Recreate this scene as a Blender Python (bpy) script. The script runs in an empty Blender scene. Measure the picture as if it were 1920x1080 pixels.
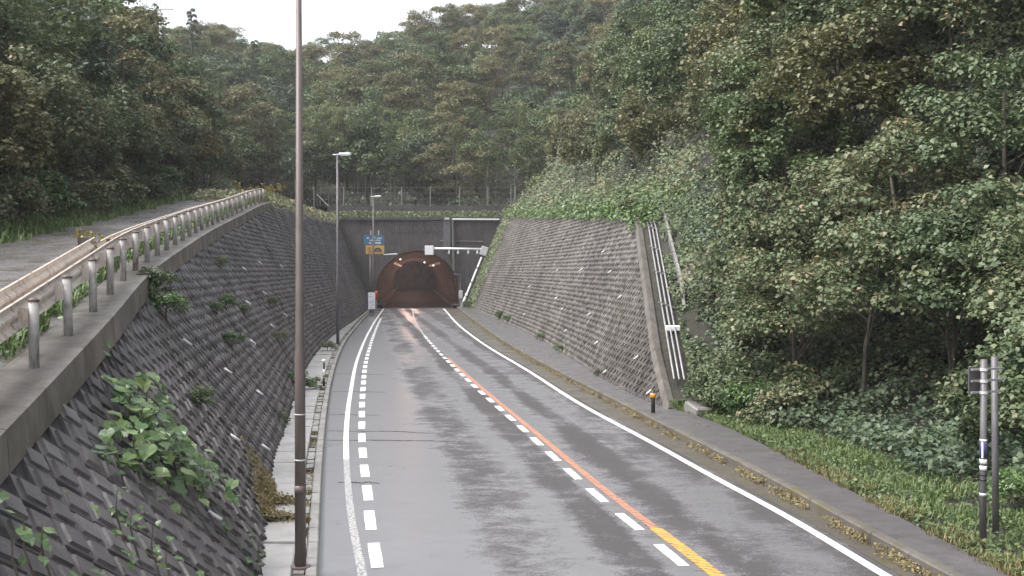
import bpy, bmesh, math, random
import numpy as np
from mathutils import Vector, Matrix, noise as mnoise
R = math.radians
rng = np.random.default_rng(7)
random.seed(7)
scene = bpy.context.scene
COL = scene.collection

# ------------------------------------------------------------------ camera, sky, sun, exposure
cam_d = bpy.data.cameras.new('camera')
cam = bpy.data.objects.new('camera', cam_d); COL.objects.link(cam)
cam_d.sensor_width = 36.0
cam_d.lens = 2120 / 1920 * 36
cam_d.clip_start = 0.1
cam_d.clip_end = 3000
cam.location = (0, 0, 4.0)
cam.rotation_euler = (R(90 - 0.865), 0, 0)
scene.camera = cam

SUN_EL, SUN_AZ = 56.0, -105.0            # azimuth from +Y towards +X
world = bpy.data.worlds.new('World'); scene.world = world; world.use_nodes = True
wn = world.node_tree; wn.nodes.clear()
sky = wn.nodes.new('ShaderNodeTexSky'); sky.sky_type = 'NISHITA'; sky.sun_disc = False
sky.sun_elevation = R(SUN_EL); sky.sun_rotation = R(SUN_AZ)
sky.air_density = 1.0; sky.dust_density = 3.0; sky.ozone_density = 1.0
hs = wn.nodes.new('ShaderNodeHueSaturation'); hs.inputs['Saturation'].default_value = 0.22
bg = wn.nodes.new('ShaderNodeBackground'); bg.inputs['Strength'].default_value = 0.15
wo = wn.nodes.new('ShaderNodeOutputWorld')
wn.links.new(sky.outputs[0], hs.inputs['Color']); wn.links.new(hs.outputs[0], bg.inputs['Color'])
wn.links.new(bg.outputs[0], wo.inputs['Surface'])
sun_d = bpy.data.lights.new('sun', 'SUN'); sun_d.energy = 1.5; sun_d.angle = R(25); sun_d.color = (1.0, 0.97, 0.93)
sun = bpy.data.objects.new('sun', sun_d); COL.objects.link(sun)
sdir = Vector((math.sin(R(SUN_AZ)) * math.cos(R(SUN_EL)), math.cos(R(SUN_AZ)) * math.cos(R(SUN_EL)), math.sin(R(SUN_EL))))
sun.rotation_euler = sdir.to_track_quat('Z', 'Y').to_euler()
sun.location = (0, 0, 60)
vs = scene.view_settings
vs.view_transform = 'Standard'; vs.look = 'None'; vs.gamma = 1.0; vs.exposure = 1.5; vs.use_curve_mapping = False
scene.render.engine = 'CYCLES'
cy = scene.cycles
cy.use_denoising = True
cy.max_bounces = 5; cy.diffuse_bounces = 3; cy.glossy_bounces = 2; cy.transmission_bounces = 3
cy.volume_bounces = 1; cy.transparent_max_bounces = 6
cy.sample_clamp_indirect = 6.0

# ------------------------------------------------------------------ helpers
def table(pts):
    y = np.array([p[0] for p in pts], float); x = np.array([p[1] for p in pts], float)
    m = np.gradient(x, y)
    def f(q):
        q = np.asarray(q, float)
        i = np.clip(np.searchsorted(y, q) - 1, 0, len(y) - 2)
        h = y[i + 1] - y[i]; t = (q - y[i]) / h; tc = np.clip(t, 0, 1)
        v = ((2*tc**3 - 3*tc**2 + 1) * x[i] + (tc**3 - 2*tc**2 + tc) * h * m[i]
             + (-2*tc**3 + 3*tc**2) * x[i + 1] + (tc**3 - tc**2) * h * m[i + 1])
        v = v + np.where(t < 0, (q - y[0]) * m[0], 0) + np.where(t > 1, (q - y[-1]) * m[-1], 0)
        return v
    return f

def tag(o, label=None, category=None, group=None, kind=None):
    if label: o['label'] = label
    if category: o['category'] = category
    if group: o['group'] = group
    if kind: o['kind'] = kind
    return o

def link(name, data, parent=None, loc=None, rot=None):
    o = bpy.data.objects.new(name, data); COL.objects.link(o)
    if parent is not None: o.parent = parent
    if loc is not None: o.location = loc
    if rot is not None: o.rotation_euler = rot
    return o

def empty(name, loc, rz=0.0):
    o = bpy.data.objects.new(name, None); COL.objects.link(o)
    o.location = loc; o.rotation_euler = (0, 0, rz); o.empty_display_size = 0.2
    return o

def copy_tree(o, parent=None):
    c = o.copy(); COL.objects.link(c)
    if parent is not None:
        c.parent = parent
    for ch in o.children:
        copy_tree(ch, c)
    return c

class MB:
    """collects shapes; build() links them as one mesh object"""
    def __init__(self): self.v = []; self.f = []
    def add(self, v, f):
        b = len(self.v); self.v += [tuple(p) for p in v]; self.f += [tuple(i + b for i in q) for q in f]; return self
    def box(self, c, s, rot=None):
        x, y, z = (a / 2 for a in s)
        vs_ = [Vector(p) for p in ((-x,-y,-z),(x,-y,-z),(x,y,-z),(-x,y,-z),(-x,-y,z),(x,-y,z),(x,y,z),(-x,y,z))]
        if rot is not None: vs_ = [rot @ p for p in vs_]
        c = Vector(c)
        return self.add([p + c for p in vs_], [(0,3,2,1),(4,5,6,7),(0,1,5,4),(1,2,6,5),(2,3,7,6),(3,0,4,7)])
    def tube(self, pts, rad, n=8, cap=True):
        pts = [Vector(p) for p in pts]
        rads = rad if hasattr(rad, '__len__') else [rad] * len(pts)
        rings = []
        for i, p in enumerate(pts):
            d = (pts[min(i+1, len(pts)-1)] - pts[max(i-1, 0)]).normalized()
            a = d.cross(Vector((0, 0, 1)))
            if a.length < 1e-3: a = d.cross(Vector((1, 0, 0)))
            a.normalize(); b = d.cross(a)
            rings.append([p + (a * math.cos(2*math.pi*k/n) + b * math.sin(2*math.pi*k/n)) * rads[i] for k in range(n)])
        v = [q for r in rings for q in r]; f = []
        for i in range(len(pts) - 1):
            for k in range(n):
                f.append((i*n + k, i*n + (k+1) % n, (i+1)*n + (k+1) % n, (i+1)*n + k))
        if cap:
            f.append(tuple(range(n))[::-1]); f.append(tuple((len(pts)-1)*n + k for k in range(n)))
        return self.add(v, f)
    def grid(self, P):
        """P: array (a, b, 3)"""
        a, b = P.shape[:2]
        f = [(i*b + j, i*b + j + 1, (i+1)*b + j + 1, (i+1)*b + j) for i in range(a-1) for j in range(b-1)]
        return self.add(P.reshape(-1, 3).tolist(), f)
    def mesh(self, name, mat, smooth=False):
        me = bpy.data.meshes.new(name); me.from_pydata(self.v, [], self.f); me.update()
        if mat: me.materials.append(mat)
        bm = bmesh.new(); bm.from_mesh(me); bmesh.ops.recalc_face_normals(bm, faces=bm.faces[:]); bm.to_mesh(me); bm.free()
        if smooth: me.polygons.foreach_set('use_smooth', [True] * len(me.polygons))
        return me
    def build(self, name, mat, parent=None, smooth=False, loc=None, rot=None, bevel=0):
        me = self.mesh(name, mat, smooth)
        if bevel:
            bm = bmesh.new(); bm.from_mesh(me)
            bmesh.ops.bevel(bm, geom=bm.edges[:], offset=bevel, segments=1, affect='EDGES'); bm.to_mesh(me); bm.free()
        return link(name, me, parent, loc, rot)

def fast_mesh(name, V, Fq, mat, tint=None):
    """V (n,3), Fq (m,k) arrays -> mesh, with a per-face value for leaf colour"""
    me = bpy.data.meshes.new(name)
    V = np.ascontiguousarray(V, np.float32); Fq = np.ascontiguousarray(Fq, np.int32)
    m, k = Fq.shape
    me.vertices.add(len(V)); me.vertices.foreach_set('co', V.ravel())
    me.loops.add(m * k); me.loops.foreach_set('vertex_index', Fq.ravel())
    me.polygons.add(m); me.polygons.foreach_set('loop_start', np.arange(0, m*k, k, dtype=np.int32))
    try: me.polygons.foreach_set('loop_total', np.full(m, k, np.int32))
    except Exception: pass
    if tint is not None:
        at = me.attributes.new('tint', 'FLOAT', 'FACE'); at.data.foreach_set('value', np.ascontiguousarray(tint, np.float32))
    me.update(calc_edges=True)
    if mat: me.materials.append(mat)
    return me

def unit(a): return a / np.maximum(np.linalg.norm(a, axis=1, keepdims=True), 1e-9)

def leaves(C, N, size, tint, mat, name, aspect=0.62, fold=0.22, g=rng):
    """leaf shaped faces: two quads folded at the midrib for every point"""
    n = len(C); N = unit(N)
    t = unit(np.cross(N, g.normal(size=(n, 3)))); b = np.cross(N, t)
    L = np.asarray(size).reshape(-1, 1) * np.ones((n, 1)); W = L * aspect * 0.5
    v0 = C - t * L * 0.5
    v1 = C - t * L * 0.05 + b * W + N * W * fold
    v2 = C + t * L * 0.5 - N * L * 0.12
    v3 = C - t * L * 0.05 - b * W + N * W * fold
    V = np.stack([v0, v1, v2, v3], 1).reshape(-1, 3)
    i = np.arange(n)[:, None] * 4
    F = np.concatenate([np.stack([i[:, 0], i[:, 0] + 1, i[:, 0] + 2], 1), np.stack([i[:, 0], i[:, 0] + 2, i[:, 0] + 3], 1)], 0)
    return fast_mesh(name, V, F, mat, np.concatenate([tint, tint]))

def blades(P, h, w, tint, mat, name, lean=0.5, g=rng):
    n = len(P)
    a = g.uniform(0, 2*np.pi, n); d = np.stack([np.cos(a), np.sin(a), np.zeros(n)], 1); s = np.stack([-np.sin(a), np.cos(a), np.zeros(n)], 1)
    h = np.asarray(h).reshape(-1, 1) * np.ones((n, 1)); w = np.asarray(w).reshape(-1, 1) * np.ones((n, 1))
    k = g.uniform(0.2, 1, (n, 1)) * lean
    up = np.array([[0, 0, 1.0]])
    b0 = P - s * w / 2; b1 = P + s * w / 2
    mid = P + up * h * 0.6 + d * h * k * 0.35; m0 = mid - s * w * 0.4; m1 = mid + s * w * 0.4
    tip = P + up * h * (1 - 0.35 * k) + d * h * k
    V = np.stack([b0, b1, m1, m0, tip], 1).reshape(-1, 3)
    i = np.arange(n) * 5
    F = np.concatenate([np.stack([i, i+1, i+2], 1), np.stack([i, i+2, i+3], 1), np.stack([i+3, i+2, i+4], 1)], 0)
    return fast_mesh(name, V, F, mat, np.concatenate([tint] * 3))

# ------------------------------------------------------------------ materials
def new_mat(name):
    m = bpy.data.materials.new(name); m.use_nodes = True
    nt = m.node_tree; nt.nodes.clear()
    out = nt.nodes.new('ShaderNodeOutputMaterial'); p = nt.nodes.new('ShaderNodeBsdfPrincipled')
    nt.links.new(p.outputs[0], out.inputs['Surface'])
    return m, nt, p, out
def nd(nt, typ, **kw):
    n = nt.nodes.new(typ)
    for k, v in kw.items():
        if hasattr(n, k) and k not in ('Scale',): setattr(n, k, v)
        else: n.inputs[k].default_value = v
    return n
def ramp(nt, src, stops):
    r = nt.nodes.new('ShaderNodeValToRGB'); nt.links.new(src, r.inputs[0])
    el = r.color_ramp.elements
    while len(el) < len(stops): el.new(0.5)
    for e, (p, c) in zip(el, stops):
        e.position = p; e.color = (c[0], c[1], c[2], 1) if hasattr(c, '__len__') else (c, c, c, 1)
    return r.outputs[0]
def pos(nt, scale=(1, 1, 1), rot=(0, 0, 0)):
    gm = nt.nodes.new('ShaderNodeNewGeometry'); mp = nt.nodes.new('ShaderNodeMapping')
    mp.inputs['Scale'].default_value = scale; mp.inputs['Rotation'].default_value = rot
    nt.links.new(gm.outputs['Position'], mp.inputs['Vector']); return mp.outputs[0]
def noise(nt, vec, scale, detail=4, rough=0.6, dist=0.0):
    n = nt.nodes.new('ShaderNodeTexNoise'); n.inputs['Scale'].default_value = scale
    n.inputs['Detail'].default_value = min(detail, 4); n.inputs['Roughness'].default_value = rough; n.inputs['Distortion'].default_value = dist
    nt.links.new(vec, n.inputs['Vector']); return n.outputs['Fac']
def mixc(nt, fac, a, b, mode='MIX'):
    m = nt.nodes.new('ShaderNodeMix'); m.data_type = 'RGBA'; m.blend_type = mode
    for s, v in ((0, fac), (6, a), (7, b)):
        if isinstance(v, bpy.types.NodeSocket): nt.links.new(v, m.inputs[s])
        else: m.inputs[s].default_value = (v if s == 0 else (*v, 1))
    return m.outputs[2]
def math_(nt, op, a, b=None):
    m = nt.nodes.new('ShaderNodeMath'); m.operation = op
    for i, v in enumerate((a, b)):
        if v is None: continue
        if isinstance(v, bpy.types.NodeSocket): nt.links.new(v, m.inputs[i])
        else: m.inputs[i].default_value = v
    return m.outputs[0]
def bump(nt, p, h, strength=0.3, dist=0.02):
    b = nt.nodes.new('ShaderNodeBump'); b.inputs['Strength'].default_value = strength; b.inputs['Distance'].default_value = dist
    nt.links.new(h, b.inputs['Height']); nt.links.new(b.outputs[0], p.inputs['Normal'])

def simple(name, col, rough=0.5, metal=0.0, var=0.15, scale=3.0, emit=None, stain=None):
    m, nt, p, out = new_mat(name)
    f = noise(nt, pos(nt), scale, 5, 0.65)
    lo = tuple(c * (1 - var) for c in col); hi = tuple(min(1, c * (1 + var)) for c in col)
    c = ramp(nt, f, [(0.3, lo), (0.7, hi)])
    if stain:
        f2 = noise(nt, pos(nt, (1, 1, 0.25)), scale * 2.3, 6, 0.7)
        c = mixc(nt, ramp(nt, f2, [(0.52, 0.0), (0.68, 0.85)]), c, stain)
    nt.links.new(c, p.inputs['Base Color'])
    p.inputs['Roughness'].default_value = rough; p.inputs['Metallic'].default_value = metal
    if emit:
        p.inputs['Emission Color'].default_value = (*emit[0], 1); p.inputs['Emission Strength'].default_value = emit[1]
    return m

def leaf_mat(name, stops, rough=0.5, trans=0.22, spec=0.45):
    m, nt, p, out = new_mat(name)
    at = nt.nodes.new('ShaderNodeAttribute'); at.attribute_name = 'tint'
    oi = nt.nodes.new('ShaderNodeObjectInfo')
    v = math_(nt, 'ADD', at.outputs['Fac'], math_(nt, 'MULTIPLY', math_(nt, 'SUBTRACT', oi.outputs['Random'], 0.5), 0.5))
    c = ramp(nt, v, stops)
    nt.links.new(c, p.inputs['Base Color']); p.inputs['Roughness'].default_value = rough
    p.inputs['Specular IOR Level'].default_value = spec
    tr = nt.nodes.new('ShaderNodeBsdfTranslucent'); nt.links.new(c, tr.inputs['Color'])
    mx = nt.nodes.new('ShaderNodeMixShader'); mx.inputs[0].default_value = trans
    nt.links.new(p.outputs[0], mx.inputs[1]); nt.links.new(tr.outputs[0], mx.inputs[2]); nt.links.new(mx.outputs[0], out.inputs['Surface'])
    return m

M = {}
M['leaf_green'] = leaf_mat('leaf_green', [(0.0, (0.046, 0.075, 0.029)), (0.45, (0.091, 0.133, 0.049)), (0.8, (0.157, 0.196, 0.075)), (1.0, (0.249, 0.243, 0.098))])
M['leaf_olive'] = leaf_mat('leaf_olive', [(0.0, (0.070, 0.072, 0.031)), (0.5, (0.139, 0.140, 0.060)), (0.85, (0.209, 0.189, 0.086)), (1.0, (0.265, 0.222, 0.107))])
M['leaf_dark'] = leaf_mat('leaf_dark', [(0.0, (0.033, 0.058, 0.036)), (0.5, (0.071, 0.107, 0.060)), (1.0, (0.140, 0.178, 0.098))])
M['leaf_vine'] = leaf_mat('leaf_vine', [(0.0, (0.050, 0.078, 0.034)), (0.45, (0.098, 0.137, 0.063)), (0.75, (0.154, 0.175, 0.087)), (0.92, (0.224, 0.201, 0.109)), (1.0, (0.266, 0.194, 0.117))], rough=0.5)
M['leaf_bright'] = leaf_mat('leaf_bright', [(0.0, (0.046, 0.088, 0.028)), (0.5, (0.087, 0.154, 0.051)), (1.0, (0.158, 0.219, 0.075))], rough=0.35)
M['leaf_gold'] = leaf_mat('leaf_gold', [(0.0, (0.16, 0.13, 0.04)), (0.5, (0.24, 0.19, 0.06)), (1.0, (0.34, 0.24, 0.05))])
M['grass'] = leaf_mat('grass_blade', [(0.0, (0.058, 0.104, 0.029)), (0.5, (0.104, 0.163, 0.049)), (0.85, (0.163, 0.202, 0.072)), (1.0, (0.260, 0.221, 0.098))])
M['dry'] = leaf_mat('dry_grass', [(0.0, (0.10, 0.085, 0.035)), (0.5, (0.19, 0.155, 0.065)), (1.0, (0.27, 0.20, 0.09))])
M['bark'] = simple('bark', (0.075, 0.062, 0.050), 0.85, var=0.4, scale=6)
M['bamboo'] = simple('bamboo_culm', (0.16, 0.17, 0.11), 0.5, var=0.3, scale=3)

def terrain_mat():
    m, nt, p, out = new_mat('forest_floor')
    f = noise(nt, pos(nt), 1.3, 8, 0.7)
    c = ramp(nt, f, [(0.3, (0.014, 0.013, 0.010)), (0.55, (0.028, 0.026, 0.017)), (0.75, (0.034, 0.040, 0.018))])
    nt.links.new(c, p.inputs['Base Color']); p.inputs['Roughness'].default_value = 0.9
    bump(nt, p, noise(nt, pos(nt), 6, 6), 0.6, 0.1); return m
M['earth'] = terrain_mat()

def asphalt_mat():
    m, nt, p, out = new_mat('wet_asphalt')
    hd = R(7.8)
    v = pos(nt, (1, 1, 1), (0, 0, -hd))
    sx = nt.nodes.new('ShaderNodeSeparateXYZ'); nt.links.new(pos(nt), sx.inputs[0])
    lat = math_(nt, 'ADD', math_(nt, 'SUBTRACT', sx.outputs[0], 4.4), math_(nt, 'MULTIPLY', sx.outputs[1], 0.137))   # metres from the centre line
    def band(c, w):
        d = math_(nt, 'ABSOLUTE', math_(nt, 'DIVIDE', math_(nt, 'SUBTRACT', lat, c), w))
        return ramp(nt, d, [(0.0, 1.0), (1.0, 0.0)])
    big = noise(nt, pos(nt, (0.5, 0.13, 1), (0, 0, -hd)), 1.0, 4, 0.6, 0.6)
    streak = noise(nt, pos(nt, (1.2, 1.7, 1), (0, 0, R(10))), 1.0, 4, 0.72, 0.5)
    mid = noise(nt, v, 8, 4, 0.75); grain = noise(nt, v, 24, 3, 0.7); fine = noise(nt, v, 45, 3, 0.7)
    prof = [(-3.6, .0), (-3.0, .02), (-2.4, .30), (-1.7, .30), (-1.15, .14), (-.75, .42), (-.35, .42), (-.12, .10), (.35, .18), (.8, .42), (1.1, .36), (1.35, .20), (1.9, .22), (2.3, .40), (3.0, .42), (3.4, .30)]
    worn = math_(nt, 'SUBTRACT', ramp(nt, math_(nt, 'ADD', math_(nt, 'MULTIPLY', lat, 1 / 8.0), .5), [(p_ / 8.0 + .5, v_) for p_, v_ in prof]), .16)   # wheel paths
    tex = math_(nt, 'ADD', math_(nt, 'MULTIPLY', math_(nt, 'SUBTRACT', big, .5), 0.75), math_(nt, 'MULTIPLY', math_(nt, 'SUBTRACT', streak, .5), 0.62))
    tex = math_(nt, 'ADD', math_(nt, 'ADD', tex, worn), math_(nt, 'ADD', math_(nt, 'MULTIPLY', math_(nt, 'SUBTRACT', mid, .5), 0.34), math_(nt, 'MULTIPLY', math_(nt, 'SUBTRACT', grain, .5), 0.40)))
    patch = ramp(nt, tex, [(0.00, 0.0), (0.22, 1.0)])          # 1 = coarse open texture, 0 = smooth with standing water
    col = mixc(nt, patch, (0.150, 0.146, 0.154), (0.034, 0.031, 0.032))  # smooth areas get a pale base that paints in part of the sky sheen
    col = mixc(nt, ramp(nt, math_(nt, 'ADD', math_(nt, 'MULTIPLY', streak, .5), math_(nt, 'MULTIPLY', mid, .5)), [(.42, 0.0), (.62, .42)]), col, (.085, .080, .083))
    col = mixc(nt, ramp(nt, fine, [(0.45, 0.0), (0.75, 0.35)]), col, (0.19, 0.185, 0.185))
    nt.links.new(col, p.inputs['Base Color'])
    rg = nt.nodes.new('ShaderNodeMapRange'); nt.links.new(patch, rg.inputs[0])
    rg.inputs[3].default_value = 0.30; rg.inputs[4].default_value = 0.85
    nt.links.new(rg.outputs[0], p.inputs['Roughness'])
    sr = nt.nodes.new('ShaderNodeMapRange'); nt.links.new(patch, sr.inputs[0]); sr.inputs[3].default_value = 0.95; sr.inputs[4].default_value = 0.40
    nt.links.new(sr.outputs[0], p.inputs['Specular IOR Level'])
    h = math_(nt, 'ADD', math_(nt, 'MULTIPLY', fine, 0.6), math_(nt, 'MULTIPLY', mid, 0.4))
    bump(nt, p, h, 0.25, 0.012); return m
M['asphalt'] = asphalt_mat()
M['crack'] = simple('asphalt_crack', (0.045, 0.042, 0.042), 0.8, var=0.4, scale=12)
M['tunnel_asphalt'] = simple('dry_tunnel_asphalt', (0.06, 0.055, 0.053), 0.9, var=0.25, scale=2)

def concrete_mat(name, col, rough=0.6, stain=(0.03, 0.03, 0.028), amt=0.7, moss=None, streak=0.3):
    m, nt, p, out = new_mat(name)
    a = noise(nt, pos(nt), 0.9, 8, 0.7, 0.3)
    b = noise(nt, pos(nt, (1, 1, streak)), 2.6, 7, 0.72)
    c = mixc(nt, ramp(nt, a, [(0.35, 0.0), (0.7, amt)]), col, tuple(x * 0.45 for x in col))
    c = mixc(nt, ramp(nt, b, [(0.48, 0.0), (0.72, amt)]), c, stain)
    if moss:
        g = noise(nt, pos(nt), 1.7, 6, 0.7)
        c = mixc(nt, ramp(nt, g, [(0.52, 0.0), (0.66, 0.8)]), c, moss)
    nt.links.new(c, p.inputs['Base Color'])
    nt.links.new(ramp(nt, a, [(0.3, rough - 0.18), (0.7, rough + 0.15)]), p.inputs['Roughness'])
    bump(nt, p, noise(nt, pos(nt), 28, 6, 0.7), 0.35, 0.01); return m
M['conc_light'] = concrete_mat('walkway_concrete', (0.34, 0.325, 0.315), 0.42, (0.15, 0.14, 0.12), 0.55)
M['conc_kerb'] = concrete_mat('kerb_concrete', (0.26, 0.25, 0.235), 0.5, (0.09, 0.085, 0.06), 0.7)
M['conc_kerb_moss'] = concrete_mat('mossy_kerb_concrete', (0.14, 0.125, 0.11), 0.6, (0.06, 0.05, 0.03), 0.8, (0.10, 0.085, 0.03))
M['conc_beam'] = concrete_mat('coping_concrete', (0.17, 0.155, 0.14), 0.6, (0.06, 0.042, 0.03), 0.8)
M['conc_portal'] = concrete_mat('portal_concrete', (0.085, 0.076, 0.076), 0.65, (0.034, 0.026, 0.024), 0.8, streak=0.12)
M['gutter'] = concrete_mat('gutter_concrete', (0.10, 0.088, 0.073), 0.45, (0.06, 0.05, 0.03), 0.8, (0.075, 0.065, 0.025))
M['foot_asphalt'] = concrete_mat('footway_asphalt', (0.125, 0.115, 0.120), 0.40, (0.055, 0.05, 0.05), 0.8)
M['side_road'] = concrete_mat('worn_side_road', (0.21, 0.195, 0.195), 0.30, (0.06, 0.05, 0.042), 0.95, (0.085, 0.07, 0.04), streak=1.0)

def block_mat(name, lo, hi, moss):
    m, nt, p, out = new_mat(name)
    gm = nt.nodes.new('ShaderNodeNewGeometry'); oi = nt.nodes.new('ShaderNodeObjectInfo')
    a = noise(nt, pos(nt), 0.45, 6, 0.65); b = noise(nt, pos(nt), 9, 6, 0.75)
    v = math_(nt, 'ADD', math_(nt, 'MULTIPLY', a, 0.75), math_(nt, 'MULTIPLY', b, 0.35))
    v = math_(nt, 'ADD', v, math_(nt, 'MULTIPLY', math_(nt, 'SUBTRACT', math_(nt, 'FRACT', math_(nt, 'ADD', gm.outputs['Random Per Island'], oi.outputs['Random'])), 0.5), 0.22))
    c = ramp(nt, v, [(0.32, lo), (0.75, hi)])
    g = noise(nt, pos(nt), 1.1, 7, 0.75)
    c = mixc(nt, ramp(nt, g, [(0.56, 0.0), (0.72, 0.7)]), c, moss)
    st = noise(nt, pos(nt, (1, 1, .22)), .8, 4, .7, .4)
    c = mixc(nt, ramp(nt, st, [(0.45, 0.0), (0.64, 0.72)]), c, tuple(x * .5 for x in lo))
    nt.links.new(c, p.inputs['Base Color'])
    nt.links.new(ramp(nt, b, [(0.3, 0.38), (0.7, 0.75)]), p.inputs['Roughness'])
    bump(nt, p, noise(nt, pos(nt), 40, 5, 0.7), 0.4, 0.008); return m
M['block_left'] = block_mat('wet_dark_block', (0.060, 0.054, 0.055), (0.165, 0.152, 0.155), (0.070, 0.068, 0.040))
M['block_right'] = block_mat('weathered_brown_block', (0.056, 0.050, 0.046), (0.168, 0.150, 0.137), (0.115, 0.108, 0.062))
M['mortar'] = simple('wall_backing', (0.035, 0.031, 0.031), 0.8, var=0.3)

def worn_paint(name, col, under=(0.085, 0.08, 0.083), lo=0.42, hi=0.5, scale=11):
    m, nt, p, out = new_mat(name)
    f = noise(nt, pos(nt), scale, 6, 0.75)
    nt.links.new(mixc(nt, ramp(nt, f, [(lo, 0.0), (hi, 1.0)]), under, col), p.inputs['Base Color'])
    p.inputs['Roughness'].default_value = 0.42; return m
def used_paint(name, col):
    m, nt, p, out = new_mat(name)
    f = noise(nt, pos(nt), 30, 4, .8); d = noise(nt, pos(nt), 1.6, 4, .7); k = noise(nt, pos(nt), 7, 4, .7)
    c = mixc(nt, ramp(nt, d, [(.35, 0.0), (.7, .45)]), col, (.42, .40, .38))
    c = mixc(nt, ramp(nt, math_(nt, 'ADD', math_(nt, 'MULTIPLY', f, .6), math_(nt, 'MULTIPLY', k, .4)), [(.56, 0.0), (.63, .9)]), c, (.12, .115, .12))
    nt.links.new(c, p.inputs['Base Color']); p.inputs['Roughness'].default_value = .5; return m
M['white_paint'] = used_paint('road_paint_white', (0.78, 0.78, 0.76))
M['white_worn'] = worn_paint('road_paint_worn', (0.62, 0.61, 0.60), lo=0.42, hi=0.62, scale=26)
def hatch_paint(name, col, edge=.5):
    m, nt, p, out = new_mat(name)
    w = nt.nodes.new('ShaderNodeTexWave'); w.wave_type = 'BANDS'; w.bands_direction = 'Y'; w.inputs['Scale'].default_value = 2.6; w.inputs['Distortion'].default_value = 4.0; w.inputs['Detail Scale'].default_value = 3.0
    nt.links.new(pos(nt, (1, 1, 1), (0, 0, R(30))), w.inputs['Vector'])
    f = math_(nt, 'ADD', math_(nt, 'MULTIPLY', w.outputs['Fac'], .6), math_(nt, 'MULTIPLY', noise(nt, pos(nt), 22, 4, .75), .55))
    nt.links.new(mixc(nt, ramp(nt, f, [(edge - .1, 0.0), (edge + .1, 1.0)]), (0.10, 0.085, 0.08), col), p.inputs['Base Color'])
    p.inputs['Roughness'].default_value = 0.45; return m
M['orange_hatch'] = hatch_paint('orange_hatch_paint', (0.80, 0.33, 0.05), .42)
M['orange_thin'] = hatch_paint('orange_thin_paint', (0.52, 0.21, 0.11), .46)
M['orange_paint'] = worn_paint('road_paint_orange', (0.62, 0.20, 0.035), lo=0.36, hi=0.50, scale=16)
M['orange_faded'] = worn_paint('road_paint_orange_faded', (0.50, 0.20, 0.10), lo=0.42, hi=0.62, scale=14)
M['galv'] = simple('galvanised_steel', (0.30, 0.295, 0.30), 0.5, 0.3, 0.2, 4)
M['post_grey'] = simple('guard_post_paint', (0.33, 0.32, 0.31), 0.65, 0, 0.2, 6, stain=(0.11, 0.085, 0.065))
M['rail'] = simple('guard_beam_paint', (0.60, 0.53, 0.47), 0.45, 0, 0.12, 3, stain=(0.20, 0.11, 0.065))
M['cap'] = simple('post_cap', (0.10, 0.065, 0.05), 0.5)
M['brown_pole'] = simple('brown_lamp_pole', (0.118, 0.094, 0.088), 0.5, 0.0, 0.15, 2.5, stain=(0.075, 0.062, 0.058))
M['dark_pole'] = simple('dark_pole', (0.085, 0.078, 0.078), 0.5, 0, 0.2, 3)
M['sign_pole'] = simple('sign_pole_grey', (0.12, 0.115, 0.12), 0.5, 0.2, 0.2, 3)
M['white'] = simple('white_enamel', (0.82, 0.83, 0.84), 0.35, var=0.04)
M['pvc'] = simple('white_pvc', (0.66, 0.66, 0.65), 0.4, var=0.04)
M['offwhite'] = simple('grey_white_metal', (0.50, 0.50, 0.50), 0.5, var=0.12)
M['black'] = simple('black_rubber', (0.02, 0.02, 0.02), 0.5)
M['orange'] = simple('orange_reflector', (0.80, 0.30, 0.03), 0.35)
M['blue'] = simple('blue_sign_face', (0.045, 0.13, 0.235), 0.5, var=0.1)
M['blue_dark'] = simple('blue_side', (0.06, 0.06, 0.17), 0.5)
M['amber'] = simple('amber_sign_face', (0.55, 0.33, 0.075), 0.5, var=0.1)
M['print_dark'] = simple('dark_print', (0.05, 0.035, 0.03), 0.6)
M['print_brown'] = simple('brown_print', (0.36, 0.16, 0.03), 0.6)
M['print_pale'] = simple('pale_print', (0.42, 0.48, 0.52), 0.6)
M['print_blue'] = simple('blue_print', (0.40, 0.40, 0.62), 0.6)
M['plaque'] = simple('name_lettering', (0.125, 0.117, 0.122), 0.6)
M['red'] = simple('red_lens', (0.45, 0.06, 0.04), 0.4)
M['tunnel'] = concrete_mat('tunnel_lining', (0.14, 0.10, 0.088), 0.8, (0.06, 0.04, 0.03), 0.7)
M['sodium'] = simple('sodium_lamp', (0.22, 0.15, 0.11), 0.4, emit=((1.0, 0.55, 0.32), 0.12))
M['white_lamp'] = simple('white_lamp', (0.9, 0.9, 0.9), 0.4, emit=((1.0, 0.97, 0.92), 1.0))

# ------------------------------------------------------------------ the plan (metres; Y runs towards the tunnel)
kerbL = table([(-30, 4.4), (0, -0.1), (14.8, -2.55), (26.4, -4.39), (37.6, -6.05), (57.2, -8.6), (84.8, -11.4), (119.4, -14.5)])
lineL = table([(-30, 5.2), (0, 0.7), (15.2, -2.04), (18.2, -2.59), (21.8, -3.18), (26.3, -3.87), (31.5, -4.59), (38.4, -5.47), (47.8, -6.62), (61.1, -8.07), (84.7, -10.41), (118.9, -13.53)])
lineC = table([(-30, 8.9), (0, 4.4), (15.9, 2.23), (19.7, 1.58), (23.8, 0.96), (28.2, 0.33), (32.8, -0.36), (47.6, -2.5), (64.5, -4.75), (88.9, -7.6), (119.4, -10.5)])
lineR = table([(-30, 11.4), (0, 6.9), (14.8, 4.9), (18.2, 4.5), (21.9, 3.91), (26.1, 3.28), (32.4, 2.27), (45, 0.67), (59.2, -1.23), (77.3, -3.30), (115.2, -6.83)])
kerbR = table([(-30, 12.1), (0, 7.5), (15.4, 5.33), (20.8, 4.74), (29.6, 3.55), (54, 0.38), (87.4, -2.95), (119, -5.75)])
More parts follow.
